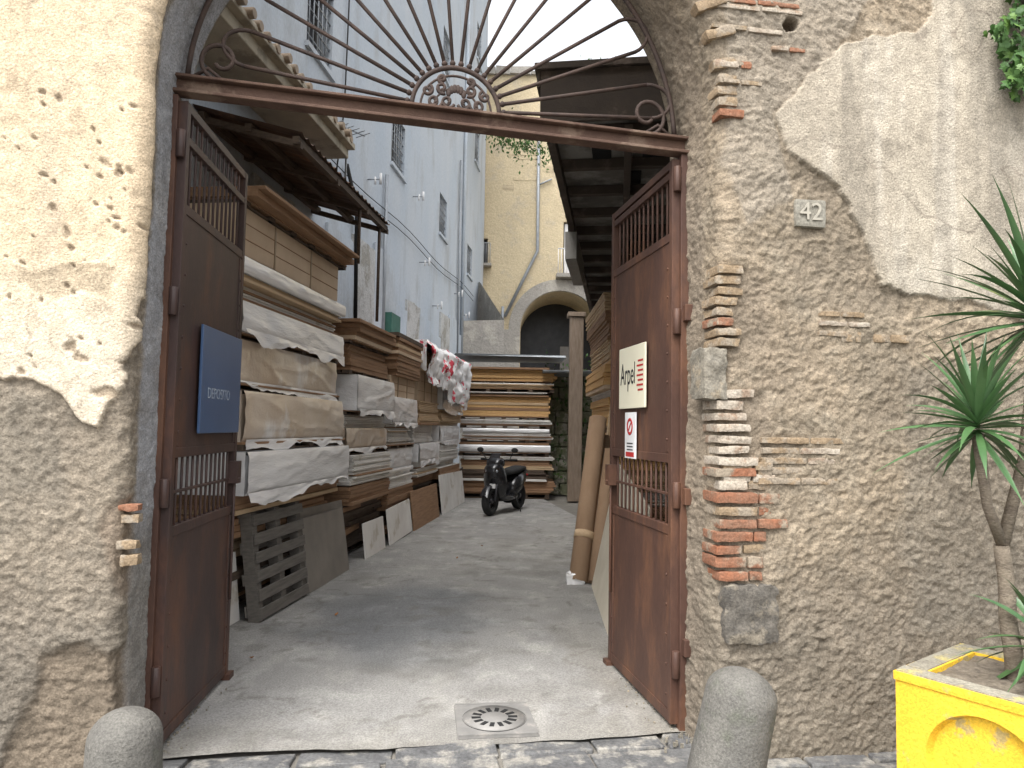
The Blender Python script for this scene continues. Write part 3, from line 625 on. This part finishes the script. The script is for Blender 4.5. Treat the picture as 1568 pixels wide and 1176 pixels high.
# ------------------------------------------------------------ facades
def facade(b,W,H,ops,x_0=0,z_0=0,dep=.25,mw=0,mv=1,mfr=2,grille=True):
    xs=sorted(set([x_0,W]+[o[0] for o in ops]+[o[1] for o in ops]));zs=sorted(set([z_0,H]+[o[2] for o in ops]+[o[3] for o in ops]))
    for i in range(len(xs)-1):
        for j in range(len(zs)-1):
            cx=(xs[i]+xs[i+1])/2;cz=(zs[j]+zs[j+1])/2
            if any(o[0]<cx<o[1] and o[2]<cz<o[3] for o in ops): continue
            b.add([(xs[i],0,zs[j]),(xs[i+1],0,zs[j]),(xs[i+1],0,zs[j+1]),(xs[i],0,zs[j+1])],[(0,1,2,3)],mw)
    for o in ops:
        x0,x1,z0,z1=o[:4];kind=o[4] if len(o)>4 else 'win'
        d=dep if kind!='arch' else 2.5
        b.add([(x0,0,z0),(x1,0,z0),(x1,0,z1),(x0,0,z1),(x0,d,z0),(x1,d,z0),(x1,d,z1),(x0,d,z1)],[(0,4,5,1),(1,5,6,2),(2,6,7,3),(3,7,4,0)],mw)
        b.add([(x0,d,z0),(x1,d,z0),(x1,d,z1),(x0,d,z1)],[(0,1,2,3)],mv)
        if kind=='win':
            b.box((x0,d-.05,z0),(x0+.05,d-.01,z1),mfr);b.box((x1-.05,d-.05,z0),(x1,d-.01,z1),mfr);b.box(((x0+x1)/2-.03,d-.05,z0),((x0+x1)/2+.03,d-.01,z1),mfr)
            if grille:
                for k in range(1,6): x=x0+(x1-x0)*k/6;b.tube([(x,.04,z0),(x,.04,z1)],.012,5,3)
                for k in range(1,6): z=z0+(z1-z0)*k/6;b.tube([(x0,.04,z),(x1,.04,z)],.012,5,3)
            b.box((x0-.05,-.05,z0-.07),(x1+.05,.1,z0-.003),mw)
        if kind=='arch':
            R=(x1-x0)/2;cx=(x0+x1)/2;zc=z1-R
            for sg in(-1,1):
                pts=[(cx+sg*R*math.cos(rad(90*i/14)),zc+R*math.sin(rad(90*i/14))) for i in range(15)]
                for i in range(14):
                    (xa,za),(xb,zb_)=pts[i],pts[i+1];xe=cx+sg*R
                    q=[(xa,.003,za),(xe,.003,za),(xe,.003,zb_),(xb,.003,zb_)]
                    b.add(q,[(0,1,2,3)],mw);b.add([(xa,0,za),(xb,0,zb_),(xb,d,zb_),(xa,d,za)],[(0,1,2,3)],mw,None,True)
m_blue=mat('pale_blue_limewash',(.42,.475,.535),(.49,.525,.56),scale=.8,rough=.95,bump=.5,bscale=14,bd=.02,c3=(.36,.375,.385),s3=1.0,t3=.6,w3=.16,stretch=(1,1,.4),spec=.1,grit=40,gl=.9)
m_yel=mat('ochre_tuff_render',(.62,.52,.35),(.55,.46,.31),scale=1.6,rough=.95,bump=.7,bscale=7,bd=.05,c3=(.50,.43,.32),s3=1.5,t3=.58,w3=.12,spec=.1,grit=18,gl=.85)
m_greyp=mat('grey_old_render',(.36,.335,.30),(.28,.265,.24),scale=1.5,rough=.95,bump=.6,bscale=10,bd=.04,c3=(.44,.41,.36),s3=1.3,t3=.56,grit=20,gl=.85)
m_void=mat('dark_interior',(.03,.032,.035),(.05,.05,.055),bump=0,rough=.4)
m_frame=mat('window_frame_paint',(.16,.15,.14),(.12,.11,.10),bump=.1)
m_metal=mat('galvanised_pipe',(.32,.34,.36),(.24,.26,.28),scale=6,rough=.5,bump=.1,metal=.3)
LMx=Matrix.Translation((-3.6+.103*4.2,4.2,0))@Matrix(((.1025,-.9947,0,0),(.9947,.1025,0,0),(0,0,1,0),(0,0,0,1)))
def wd(d): return (d-4.2)/.9947
b=MB();ops=[]
for d,z,w,h in[(9.3,7.0,.9,1.1),(13.3,6.9,.95,1.0),(17.6,6.8,.9,1.0),(21.7,6.65,.9,.9),(22.7,10.6,.9,1.1),(22.7,14.0,.9,1.2),(17.6,10.9,.9,1.2)]:
    ops.append((wd(d)-w/2,wd(d)+w/2,z-h/2,z+h/2))
facade(b,wd(24.6),17.3,ops)
b.add([(wd(24.6),0,0),(wd(24.6),8,0),(wd(24.6),8,17.3),(wd(24.6),0,17.3)],[(0,1,2,3)],0)
b.box((-.5,-.25,17.3),(wd(24.8),.5,17.5),0)
for x,z0,z1 in((wd(12.4),2.5,6.0),(wd(19.6),3,9)): b.tube([(x,-.06,z0),(x,-.06,z1)],.035,8,3)
b.tube([(wd(10.3),-.07,5.4),(wd(10.8),-.07,4.9),(wd(10.9),-.07,3.2)],.03,8,6)
for x,z in((wd(14.5),6.3),(wd(11.5),5.6),(wd(15.2),5.1),(wd(19.3),5.2),(wd(16.6),4.4),(wd(20.5),4.8)):
    b.tube([(x,0,z),(x,-.22,z)],.012,5,3);b.tube([(x,-.22,z-.08),(x,-.22,z+.1)],.022,6,5);b.tube([(x,-.13,z+.04),(x,-.13,z-.08)],.016,6,5)
for zz in(5.0,5.15): b.tube([(wd(6+i*.9),-.06,zz+.6*math.sin(i*.9)*.08+.03*i) for i in range(19)],.008,5,6)
b.tube([(wd(9.9),-.04,4.9),(wd(10.2),-.04,6.2),(wd(10.3),-.04,9)],.012,5,6)
b.box((wd(12.6),-.16,3.2),(wd(13.2),-.01,3.6),7)
for k in range(14):
    x=wd(7.5+k*1.1);b.rock((x,-.05,-.2),(x+1.13,.03,4.1+random.uniform(-.5,.6)),4 if k%3==0 else 8,None,.03,8)
b.tube([(wd(20.3),-.05,3.5),(wd(20.3),-.05,15)],.05,8,0)
m_blue2=mat('peeling_limewash',(.50,.50,.49),(.42,.42,.41),scale=2,rough=.95,bump=.8,bscale=9,bd=.04,c3=(.32,.31,.28),s3=2,t3=.56,spec=.1,grit=30,gl=.85)
o=b.obj('blue_plastered_building',[m_blue,m_void,m_frame,m_metal,m_blue2,m_wh,m_ink,mat('green_box_paint',(.05,.14,.11),bump=.1),m_blue]);o.matrix_world=LMx
b=MB();b.tube([(0,0,0),(0,0,1.0)],.014,6)
b.tube([(-.3,0,.95),(.3,0,.95)],.009,6)
for k in range(7): b.tube([(-.27+k*.09,-.13,.95),(-.27+k*.09,.13,.95)],.006,5)
o=b.obj('tv_antenna',[m_metal]);o.matrix_world=AM@Matrix.Translation((-.35,8.9,4.4))@Matrix.Rotation(rad(60),4,'Z')
# ochre building
YB=25.0
b=MB()
def fx(px,py): p=D(px,py,YB);return p.x+3,p.z
MY=Matrix.Translation((-3,YB,0))
xa,_=fx(797,500);xb,zt=fx(918,448)
x1,z1=fx(862,422);x2,z2=fx(890,340);x3,z3=fx(733,405);x4,z4=fx(747,365)
facade(b,11,14.2,[(xa,xb,0,zt,'arch'),(x1,x2,z1,z2+.0,'win'),(x3,x4,z3,z4,'win'),(6.2,7.0,9.5,11.3,'win')],grille=False)
b.box((x1-.25,-.5,z1-.14),(x2+.25,-.001,z1-.01),4)
for k in range(11):
    x=x1-.2+(x2-x1+.4)*k/10;b.tube([(x,-.45,z1),(x,-.45,z1+.85)],.012,5,5)
b.tube([(x1-.2,-.45,z1+.85),(x2+.2,-.45,z1+.85)],.02,5,5)
b.box((x1+.05,.1,z1),(x2-.05,.2,z2-.05),5)
b.box((x3-.15,-.35,z3-.1),(x4+.15,-.001,z3-.01),4)
for k in range(8):
    x=x3-.1+(x4-x3+.2)*k/7;b.tube([(x,-.3,z3),(x,-.3,z3+.7)],.012,5,3)
b.tube([(x3-.1,-.3,z3+.7),(x4+.1,-.3,z3+.7)],.018,5,3)
x=0
while x<11:
    w=random.uniform(.3,.9);b.box((x,-.12,14.2),(min(x+w,11),.5,14.2+random.uniform(.1,.35)),4,None,.02);x+=w
for k in range(16):
    x=random.uniform(2.4,7);z=random.uniform(6.5,13.8);b.rock((x,-.012,z),(x+random.uniform(.3,.9),.02,z+random.uniform(.12,.3)),random.choice([0,0,6]),None,.02,5)
P=[fx(825,200),fx(823,385),fx(808,415),fx(773,485)]
b.tube([(p[0],-.08,p[1]) for p in P],.055,8,3);P=[fx(845,275),fx(822,285)];b.tube([(p[0],-.06,p[1]) for p in P],.03,8,3)
P=[fx(770,470),fx(768,520)];b.tube([(p[0],-.1,p[1]) for p in P],.05,8,3)
b.box((0,0,0),(.1,8,14.2),0);b.box((10.9,0,0),(11,8,14.2),0)
m_yel2=mat('exposed_tuff',(.52,.43,.29),(.45,.37,.26),scale=2,rough=.95,bump=.8,bscale=12,bd=.04)
R=(xb-xa)/2;cx=(xa+xb)/2;zc=zt-R;RO=R+.42
b.box((cx-RO-.3,-.13,0),(cx-R-.02,-.02,zc),4);b.box((cx+R+.02,-.13,0),(cx+RO+.3,-.02,zc),4)
vs=[];N=28
for i in range(N+1):
    a=rad(180*i/N);c_,s_=math.cos(a),math.sin(a)
    vs+=[(cx+(R+.02)*c_,-.13,zc+(R+.02)*s_),(cx+RO*c_,-.13,zc+RO*s_),(cx+RO*c_,-.005,zc+RO*s_),(cx+(R+.02)*c_,-.005,zc+(R+.02)*s_)]
b.add(vs,[(i*4+k,i*4+(k+1)%4,(i+1)*4+(k+1)%4,(i+1)*4+k) for i in range(N) for k in range(4)],4)
b.box((cx-1.0,1.2,0),(cx-.15,1.3,3.6),2);b.box((cx+.1,1.2,3.7),(cx+.9,1.28,4.6),2)
o=b.obj('ochre_palazzo',[m_yel,m_void,m_frame,m_metal,m_greyp,m_wh,m_yel2]);o.matrix_world=MY
b=MB();p0=D(735,432,23.5);p1=D(772,490,20.5)
b.add([(p0.x-.6,24.9,0),(p1.x,20.5,0),(p1.x,20.5,p1.z),(p0.x,23.5,p0.z),(p0.x-.6,24.9,p0.z+.3)],[(0,1,2,3,4)],0)
b.add([(p1.x,20.5,0),(p1.x-2,20.3,0),(p1.x-2,20.3,p1.z-.1),(p1.x,20.5,p1.z)],[(0,1,2,3)],0)
b.obj('garden_wall',[m_greyp])
m_moss=mat('mossy_tuff_wall',(.22,.21,.15),(.13,.15,.08),scale=3,rough=.95,bump=.9,bscale=14,bd=.04,c3=(.32,.3,.25),s3=4,t3=.55)
b=MB()
for r_ in range(10):
    x=.75+random.uniform(-.2,0)
    while x<3.2:
        w=random.uniform(.3,.5);b.rock((x,17.4,r_*.29),(x+w-.015,17.8,r_*.29+.28),0,None,.03,5);x+=w
for k in range(9): b.box((.8+k*.25,17.3+random.uniform(-.05,.05),2.9),(1.02+k*.25,17.85,2.98+random.uniform(0,.1)),1,None,.02)
b.box((.75,17.5,0),(3.2,17.7,2.85),0)
b.obj('mossy_stone_wall',[m_moss,m_stoneg])
b=MB();b.box((-1.3,16.1,3.2),(1.2,17.6,3.24),0,None,.02);b.box((.7,16.0,2.85),(1.9,17.3,2.9),0,None,.03)
b.obj('sheet_metal_cover',[m_metal],.004)
b=MB();p=D(880,710,16.0);b.box((p.x-.15,15.9,0),(p.x+.15,16.2,4.1),0,None,.012);b.box((p.x-.2,15.86,4.1),(p.x+.2,16.24,4.2),0)
b.obj('timber_post',[mat('weathered_post',(.2,.15,.11),(.28,.22,.17),scale=4,rough=.9,bump=.5,stretch=(6,6,1))],.01)
# ------------------------------------------------------------ right shed with canopy
dirC=Vector((.15,1,0)).normalized()
CM=Matrix(((dirC.x,-1*-dirC.y,0,.2),(dirC.y,-dirC.x,0,5.9),(0,0,1,0),(0,0,0,1)))
m_can=mat('sooty_canopy_boards',(.10,.092,.082),(.17,.16,.142),scale=2.5,rough=.9,bump=.5,bscale=20,c3=(.28,.27,.25),s3=1.6,t3=.54,w3=.12)
m_canf=mat('dark_tarred_fascia',(.06,.048,.04),(.09,.07,.055),scale=3,rough=.85,bump=.4,c3=(.14,.11,.09),s3=3,t3=.58)
b=MB()
b.box((0,0,4.22),(10,2.0,4.6),0,CM);b.box((-.04,-.03,4.45),(10.05,-.003,4.66),1,CM);b.box((-.06,-.05,4.6),(10.1,2.1,4.66),1,CM)
b.box((-.035,.0,4.15),(-.003,2.0,4.598),1,CM)
for k in range(13): b.box((.2+k*.78,.02,4.12),(.28+k*.78,2.0,4.218),1,CM)
for y in(.05,.7,1.4): b.box((0,y,4.02),(10,y+.07,4.118),1,CM)
for k in range(22):
    if random.random()<.6:
        x=random.uniform(0,9);y=random.uniform(.1,1.5);b.box((x,y,4.205),(x+random.uniform(.3,1),y+random.uniform(.15,.4),4.217),2,CM)
m_fix=mat('grey_fixture_paint',(.3,.29,.27),(.24,.23,.21),bump=.1)
b.box((2.6,.02,3.62),(4.2,.16,3.95),3,CM,.005);b.box((2.6,.05,3.95),(2.7,.12,4.02),1,CM);b.box((4.0,.05,3.95),(4.1,.12,4.02),1,CM)
b.box((-1.6,2.0,0),(11,2.2,4.6),4,CM)
b.obj('shed_with_canopy',[m_can,m_canf,m_blk,m_fix,m_greyp],.004)
# ------------------------------------------------------------ cardboard tubes, cream panel
b=MB()
m_tube=mat('cardboard_tube',(.28,.18,.11),(.37,.25,.16),scale=4,rough=.8,bump=.2,stretch=(1,1,.3))
for (x,y,x2_,y2_,h,r) in[(.72,7.55,1.0,8.3,1.72,.10),(.86,7.85,1.10,8.5,1.5,.10),(.90,7.5,1.13,8.2,1.35,.085)]:
    b.tube([(x,y,.02),(x2_,y2_,h)],r,20,0);
    d=Vector((x2_-x,y2_-y,h)).normalized();b.tube([Vector((x2_,y2_,h))+d*.002,Vector((x2_,y2_,h))+d*.004],r*.8,16,1)
b.tube([(.79,7.73,.43),(.805,7.76,.5)],.108,20,2);
b.obj('cardboard_tubes',[m_tube,m_blk,m_wood1])
b=MB();b.add([(.84,7.4,0),(.77,5.45,0),(1.05,5.45,1.0),(1.1,7.4,1.25),(.86,7.4,0),(.79,5.45,0),(1.07,5.45,1.0),(1.12,7.4,1.25)],[(0,1,2,3),(4,7,6,5),(0,4,5,1),(1,5,6,2),(2,6,7,3),(3,7,4,0)],0)
b.obj('leaning_cream_panel',[mat('cream_panel',(.62,.57,.47),(.55,.5,.4),bump=.1)])
b=MB();b.rock((.60,7.48,0),(.78,7.62,.11),0,None,.03,10);b.obj('plastic_bag',[m_plas])
b=MB()
for k in range(4):
    b.box((-.02,-.06,0),(.02,.06,2.2-k*.2),k%2,Matrix.Translation((1.0+k*.05,8.8+k*.16,0))@Matrix.Rotation(rad(7),4,'Y'))
b.obj('leaning_planks',[m_wood1,m_wood3],.003)
m_bp=mat('blue_plastic',(.03,.13,.35),(.02,.10,.28),rough=.4,bump=.05)
def drum(px,py,r,h,mt,name):
    p=G(px,py);b=MB();b.lathe([(r*.85,0),(r*.92,h*.3),(r*.97,h*.32),(r*.94,h*.36),(r,h*.7),(r*1.05,h*.72),(r*1.0,h*.76),(r*1.02,h*.97),(r*1.08,h),(r*.95,h),(r*.9,h*.9),(.001,h*.9)],24,0,Matrix.Translation((p.x,p.y,.0)));b.obj(name,[mt])
drum(876,752,.17,.55,m_bp,'blue_plastic_bin');drum(853,752,.13,.42,m_bp,'blue_plastic_bin');drum(895,758,.14,.35,m_blk,'black_bucket')
# ------------------------------------------------------------ scooter
m_blkp=mat('black_gloss_paint',(.014,.014,.016),(.02,.02,.022),rough=.22,bump=0,spec=.6)
m_rub=mat('tyre_rubber',(.02,.02,.02),(.03,.03,.03),rough=.9,bump=.3)
m_chr=mat('dark_alloy',(.10,.10,.11),(.07,.07,.08),rough=.35,metal=.7,bump=0)
m_lens=mat('headlamp_lens',(.25,.27,.30),(.2,.22,.25),rough=.1,bump=0,spec=.8)
b=MB()
fw=Vector((-.36,13.1,0));rw=Vector((.16,14.28,0));hd=(fw-rw).normalized();sd=Vector((-hd.y,hd.x,0));mid=(fw+rw)/2
SMx=Matrix(((hd.x,sd.x,0,mid.x),(hd.y,sd.y,0,mid.y),(0,0,1,.005),(0,0,0,1)))
for x in(.64,-.64):
    b.torus((x,0,.27),.205,.065,1,SMx);b.lathe([(.14,-.03),(.15,.0),(.14,.03)],20,2,SMx@Matrix.Translation((x,0,.27))@Matrix.Rotation(rad(90),4,'X'))
    for k in range(5):
        a=2*math.pi*k/5;b.tube([(x,0,.27),(x+.15*math.cos(a),0,.27+.15*math.sin(a))],.018,6,2,SMx)
    b.lathe([(.001,-.05),(.045,-.05),(.045,.05),(.001,.05)],12,2,SMx@Matrix.Translation((x,0,.27))@Matrix.Rotation(rad(90),4,'X'))
for y in(-.09,.09): b.tube([(.64,y,.27),(.5,y,.72)],.022,8,2,SMx)
p=[]
for k in range(9):
    a=rad(20+k*16);p.append((.64+.30*math.cos(a),.27+.30*math.sin(a)))
vs=[]
for (x,z) in p:
    for y in(-.075,-.04,.04,.075): vs.append((x,y,z-(.035 if abs(y)>.05 else 0)))
b.add(vs,[(i*4+k,i*4+k+1,i*4+k+5,i*4+k+4) for i in range(8) for k in range(3)],0,SMx,True)
b.loft([(.36,.50,.20,.22),(.42,.60,.23,.30),(.52,.70,.20,.26),(.60,.76,.13,.16),(.66,.78,.06,.08)],0,SMx)
b.loft([(.30,.93,.12,.07),(.40,.95,.17,.10),(.52,.93,.15,.10),(.58,.90,.09,.06)],0,SMx)
for y in(-.08,.08): b.ell((.60,y,.80),(.03,.05,.04),4,SMx)
b.loft([(-.25,.30,.16,.07),(.0,.28,.17,.06),(.3,.30,.17,.07),(.42,.42,.16,.10)],0,SMx)
b.loft([(-.92,.70,.05,.05),(-.75,.64,.13,.12),(-.5,.56,.18,.18),(-.25,.48,.19,.20),(-.12,.40,.15,.12)],0,SMx)
b.loft([(-.85,.80,.08,.04),(-.6,.80,.14,.06),(-.3,.77,.16,.06),(-.05,.74,.11,.05)],3,SMx)
b.loft([(-.96,.74,.06,.025),(-.8,.78,.05,.03)],2,SMx);b.ell((-.93,0,.66),(.03,.09,.03),5,SMx)
b.tube([(.30,-.36,1.0),(.34,-.2,1.0),(.38,0,.98),(.34,.2,1.0),(.30,.36,1.0)],.015,8,3,SMx)
for s_ in(-1,1):
    b.tube([(.28,s_*.37,1.0),(.33,s_*.25,1.0)],.022,8,3,SMx);b.tube([(.34,s_*.24,1.01),(.38,s_*.33,1.16)],.008,6,3,SMx);b.ell((.37,s_*.35,1.18),(.018,.07,.045),3,SMx)
b.add([(.52,-.12,.98),(.52,.12,.98),(.42,.09,1.12),(.42,-.09,1.12)],[(0,1,2,3)],0,SMx)
b.box((.70,.02,.50),(.71,.13,.58),6,SMx)
b.tube([(-.3,-.2,.25),(-.75,-.22,.33)],.05,12,2,SMx);b.tube([(-.05,.2,.3),(-.12,.28,.02)],.012,6,3,SMx)
b.loft([(-.45,.28,.11,.10),(-.15,.26,.12,.1)],3,SMx)
b.obj('motor_scooter',[m_blkp,m_rub,m_chr,m_rub,m_lens,m_red,m_wh])
# ------------------------------------------------------------ planter
m_yp=mat('yellow_painted_concrete',(.78,.50,.04),(.68,.42,.03),scale=4,rough=.7,bump=.5,bscale=50,c3=(.42,.32,.13),s3=5,t3=.61,w3=.05,grit=100,gl=.8)
m_cc=mat('bare_concrete',(.32,.30,.24),(.22,.2,.16),scale=14,rough=.95,bump=.8,bscale=60,c3=(.42,.36,.16),s3=7,t3=.6,grit=80)
m_soil=mat('soil',(.12,.10,.08),(.2,.17,.13),scale=20,bump=.9,grit=60)
A=Vector((1.64,3.1,0));xd=Vector((.6,-.8,0));yd=Vector((.8,.6,0))
PM=Matrix(((xd.x,yd.x,0,A.x),(xd.y,yd.y,0,A.y),(0,0,1,0),(0,0,0,1)))
b=MB();S_=.66
N=48;cx,cz,R=.33,.30,.215
ang=[2*math.pi*i/N for i in range(N)]
def ringface(M,H):
    vs=[]
    for a in ang: vs.append((cx+R*math.cos(a),0,cz+R*math.sin(a)))
    for a in ang:
        c_,s_=math.cos(a),math.sin(a);t=min((cx)/abs(c_) if abs(c_)>1e-6 else 9,((H-cz) if s_>0 else cz)/abs(s_) if abs(s_)>1e-6 else 9)
        vs.append((cx+c_*t,0,cz+s_*t))
    for a in ang: vs.append((cx+R*.93*math.cos(a),.035,cz+R*.93*math.sin(a)))
    fs=[(i,(i+1)%N,N+(i+1)%N,N+i) for i in range(N)]+[(i,2*N+i,2*N+(i+1)%N,(i+1)%N) for i in range(N)]
    b.add(vs,[f[::-1] for f in fs],0,M);b.add([vs[2*N+i] for i in range(N)],[tuple(range(N))],0,M)
    for (X0,Z0) in((0,H),(S_,H),(0,0),(S_,0)):
        q=sorted(vs[N:2*N],key=lambda v:(v[0]-X0)**2+(v[2]-Z0)**2)[:2];b.add([q[0],q[1],(X0,0,Z0)],[(0,1,2)],0,M)
Hh=.60
ringface(PM,Hh);ringface(PM@Matrix.Translation((0,S_,0))@Matrix.Rotation(rad(-90),4,'Z'),Hh)
b.add([(S_,0,0),(S_,S_,0),(S_,S_,Hh),(S_,0,Hh),(0,S_,0),(0,S_,Hh)],[(0,1,2,3),(1,4,5,2)],0,PM)
w=.09
for lo_,hi_ in(((-.006,-.006),(S_+.006,w)),((-.006,S_-w),(S_+.006,S_+.006)),((-.006,w+.001),(w,S_-w-.001)),((S_-w,w+.001),(S_+.006,S_-w-.001))):
    b.box((lo_[0],lo_[1],Hh-.03),(hi_[0],hi_[1],Hh+.006),0,PM,.003);b.box((lo_[0]+.008,lo_[1]+.008,Hh+.004),(hi_[0]-.008,hi_[1]-.008,Hh+.012),1,PM,.002)
pb=b.obj('planter_box',[m_yp,m_cc,m_soil])
gx,gy=np.meshgrid(np.linspace(.07,S_-.07,50),np.linspace(.07,S_-.07,50))
gz=Hh-.012+.012*fbm(gx*14,gy*14,4,3);so_=npmesh('soil_bed',np.stack([gx,gy,gz],-1).reshape(-1,3),gridfaces(50,50),[m_soil]);so_.matrix_world=PM
group('yellow_concrete_planter',[pb,so_])
# ------------------------------------------------------------ yucca
m_lf=mat('yucca_leaf',(.04,.095,.035),(.07,.145,.05),scale=6,rough=.4,bump=.1,spec=.5,c3=(.16,.17,.06),s3=3,t3=.68)
m_tr=mat('yucca_trunk',(.16,.13,.10),(.24,.2,.15),scale=12,rough=.9,bump=.9,bscale=60,stretch=(1,1,3),grit=60)
b=MB()
def blade(c,d,L,w,droop):
    d=d.normalized();side=d.cross(Vector((0,0,1)))
    if side.length<.05: side=Vector((1,0,0))
    side.normalize();side=(Matrix.Rotation(random.uniform(-.5,.5),3,d)@side)
    vs=[];n=7;p=Vector(c);v=d.copy()
    for i in range(n+1):
        t=i/n;ww=w*(math.sin(math.pi*min(1,(t*.9+.12)))**.7)*(1-t**4);nn_=side.cross(v).normalized()
        vs+=[p-side*ww,p-nn_*ww*.35,p+side*ww];p=p+v*(L/n);v=(v+Vector((0,0,-droop/n))).normalized()
    b.add(vs,[(i*3+k,i*3+k+1,i*3+k+4,i*3+k+3) for i in range(n) for k in(0,1)],0,None,True)
def rosette(c,n,L,w):
    for i in range(n):
        a=i*2.4+random.uniform(-.2,.2);e=rad(-40+120*(i/n)**.9+random.uniform(-8,8));d=Vector((math.cos(a)*math.cos(e),math.sin(a)*math.cos(e),math.sin(e)))
        blade(Vector(c)+Vector((0,0,.08*(i/n))),d,L*random.uniform(.7,1.15),w*random.uniform(.8,1.15),random.uniform(.2,1.0))
base=D(1552,965,3.05);h1=D(1497,665,3.02);h2=D(1590,500,3.08);fork=D(1535,835,3.08);base.z=.56
q=[base.lerp(fork,k/8)+Vector((.008*math.sin(k*1.3),.006*math.cos(k),0)) for k in range(9)]
b.tube(q,[.036-.0008*k for k in range(9)],12,1)
b.tube([fork,D(1512,775,3.04),h1],[.022,.02,.024],10,1);b.tube([fork,D(1568,700,3.1),h2],[.026,.022,.026],10,1)
rosette(h1,58,.40,.016);rosette(h2,80,.56,.019);rosette(D(1600,1000,2.95),34,.34,.016)
b.obj('yucca_plant',[m_lf,m_tr])
# ------------------------------------------------------------ ivy
def leafpts(s):
    return [(0,-.9*s,0),(.55*s,-.75*s,.05*s),(.45*s,-.2*s,.12*s),(.9*s,.0,.0),(.4*s,.3*s,.1*s),(0,1.0*s,-.05*s),(-.4*s,.3*s,.1*s),(-.9*s,0,0),(-.45*s,-.2*s,.12*s),(-.55*s,-.75*s,.05*s),(0,0,.16*s)]
m_iv=mat('ivy_leaf',(.035,.085,.022),(.06,.13,.03),scale=9,rough=.5,bump=.1)
m_iv2=mat('ivy_leaf_young',(.09,.17,.035),(.06,.12,.03),scale=9,rough=.5,bump=.1)
b=MB()
for k in range(700):
    t=random.random();py=-150+random.random()**.8*320
    lft=1508+.10*abs(py-70)+max(0,(60-py))*.15+14*math.sin(py*.07)
    px=lft+abs(random.gauss(0,55))
    lim=168-(px-1520)*.2 if px>1520 else 150
    if py>lim: py=lim-random.random()*70
    s0,z0=wallpt(px,py);dd=random.uniform(.03,.2)
    M=WM@Matrix.Translation((s0,-dd,z0))@Euler((rad(90)+random.uniform(-.7,.5),random.uniform(-.6,.6),random.uniform(-.8,.8))).to_matrix().to_4x4()@Matrix.Rotation(math.pi+random.uniform(-.7,.7),4,'Z')
    L=leafpts(random.uniform(.022,.044));b.add(L,[(i,(i+1)%10,10) for i in range(10)],0 if random.random()<.7 else 1,M)
for k in range(9):
    s0,z0=wallpt(1540+k*12,-150);p=[WM@Vector((s0+.02*math.sin(i+k),-.05,z0-i*.09)) for i in range(9)];b.tube(p,.004,5,2)
b.obj('ivy_vine',[m_iv,m_iv2,m_tr])
b=MB();cc_=D(800,205,21.5)
for i in range(9):
    e=cc_+Vector((random.uniform(-1,.8),random.uniform(-.4,.4),random.uniform(-.7,.4)));b.tube([cc_+Vector((.9,.6,.1)),cc_.lerp(e,.5)+Vector((0,0,.25)),e],[.04,.025,.01],6,1)
    for k in range(85):
        p=e+Vector((random.gauss(0,.22),random.gauss(0,.25),random.gauss(0,.2)));s=random.uniform(.04,.08)
        M=Matrix.Translation(p)@Euler((random.uniform(0,6),random.uniform(0,6),random.uniform(0,6))).to_matrix().to_4x4()
        b.add([(-s,0,0),(0,-s*.5,0),(s,0,0),(0,s*.5,.01)],[(0,1,2,3)],0 if k%3 else 2,M)
b.tube([cc_+Vector((.9,.6,.1)),cc_+Vector((1.6,3.2,-1.0))],[.04,.07],6,1)
b.obj('overhanging_tree',[m_iv,m_tr,m_iv2])
b=MB()
for k in range(700):
    x=random.uniform(.8,3);p=Vector((x,17.3+random.gauss(0,.08),random.choice([2.95,2.2,1.2,.7])+random.gauss(0,.25)));s=random.uniform(.03,.07)
    if k%4==0: p=Vector((random.uniform(2.2,4.8),24.9+random.gauss(0,.1),14.5+abs(random.gauss(0,.12))))
    M=Matrix.Translation(p)@Euler((random.uniform(0,6),random.uniform(0,6),random.uniform(0,6))).to_matrix().to_4x4();b.add([(-s,0,0),(0,-s*.5,0),(s,0,0),(0,s*.5,.01)],[(0,1,2,3)],k%2,M)
b.obj('creeper_foliage',[m_iv2,m_iv])
# ------------------------------------------------------------ light: bright hazy overcast
sdir=Vector((-.3,-.5,1.0)).normalized()
el=math.asin(sdir.z);az=math.atan2(sdir.x,sdir.y)
w=bpy.data.worlds.new("World");bpy.context.scene.world=w;w.use_nodes=True;nt=w.node_tree
sky=nt.nodes.new('ShaderNodeTexSky');sky.sky_type='NISHITA';sky.sun_disc=False;sky.sun_elevation=el;sky.sun_rotation=az%(2*math.pi);sky.dust_density=6;sky.air_density=1.0;sky.ozone_density=1
hs=nt.nodes.new('ShaderNodeHueSaturation');hs.inputs['Saturation'].default_value=.15;hs.inputs['Value'].default_value=3.3
bg=nt.nodes['Background'];nt.links.new(sky.outputs[0],hs.inputs['Color']);nt.links.new(hs.outputs[0],bg.inputs[0]);bg.inputs[1].default_value=.15
sl_=bpy.data.lights.new('sun','SUN');sl_.energy=.9;sl_.angle=rad(22);sl_.color=(1,.95,.86)
so=link(bpy.data.objects.new('sun',sl_));so.rotation_euler=sdir.to_track_quat('Z','Y').to_euler()
sc=bpy.context.scene;sc.view_settings.view_transform='Standard';sc.view_settings.look='None';sc.view_settings.exposure=0
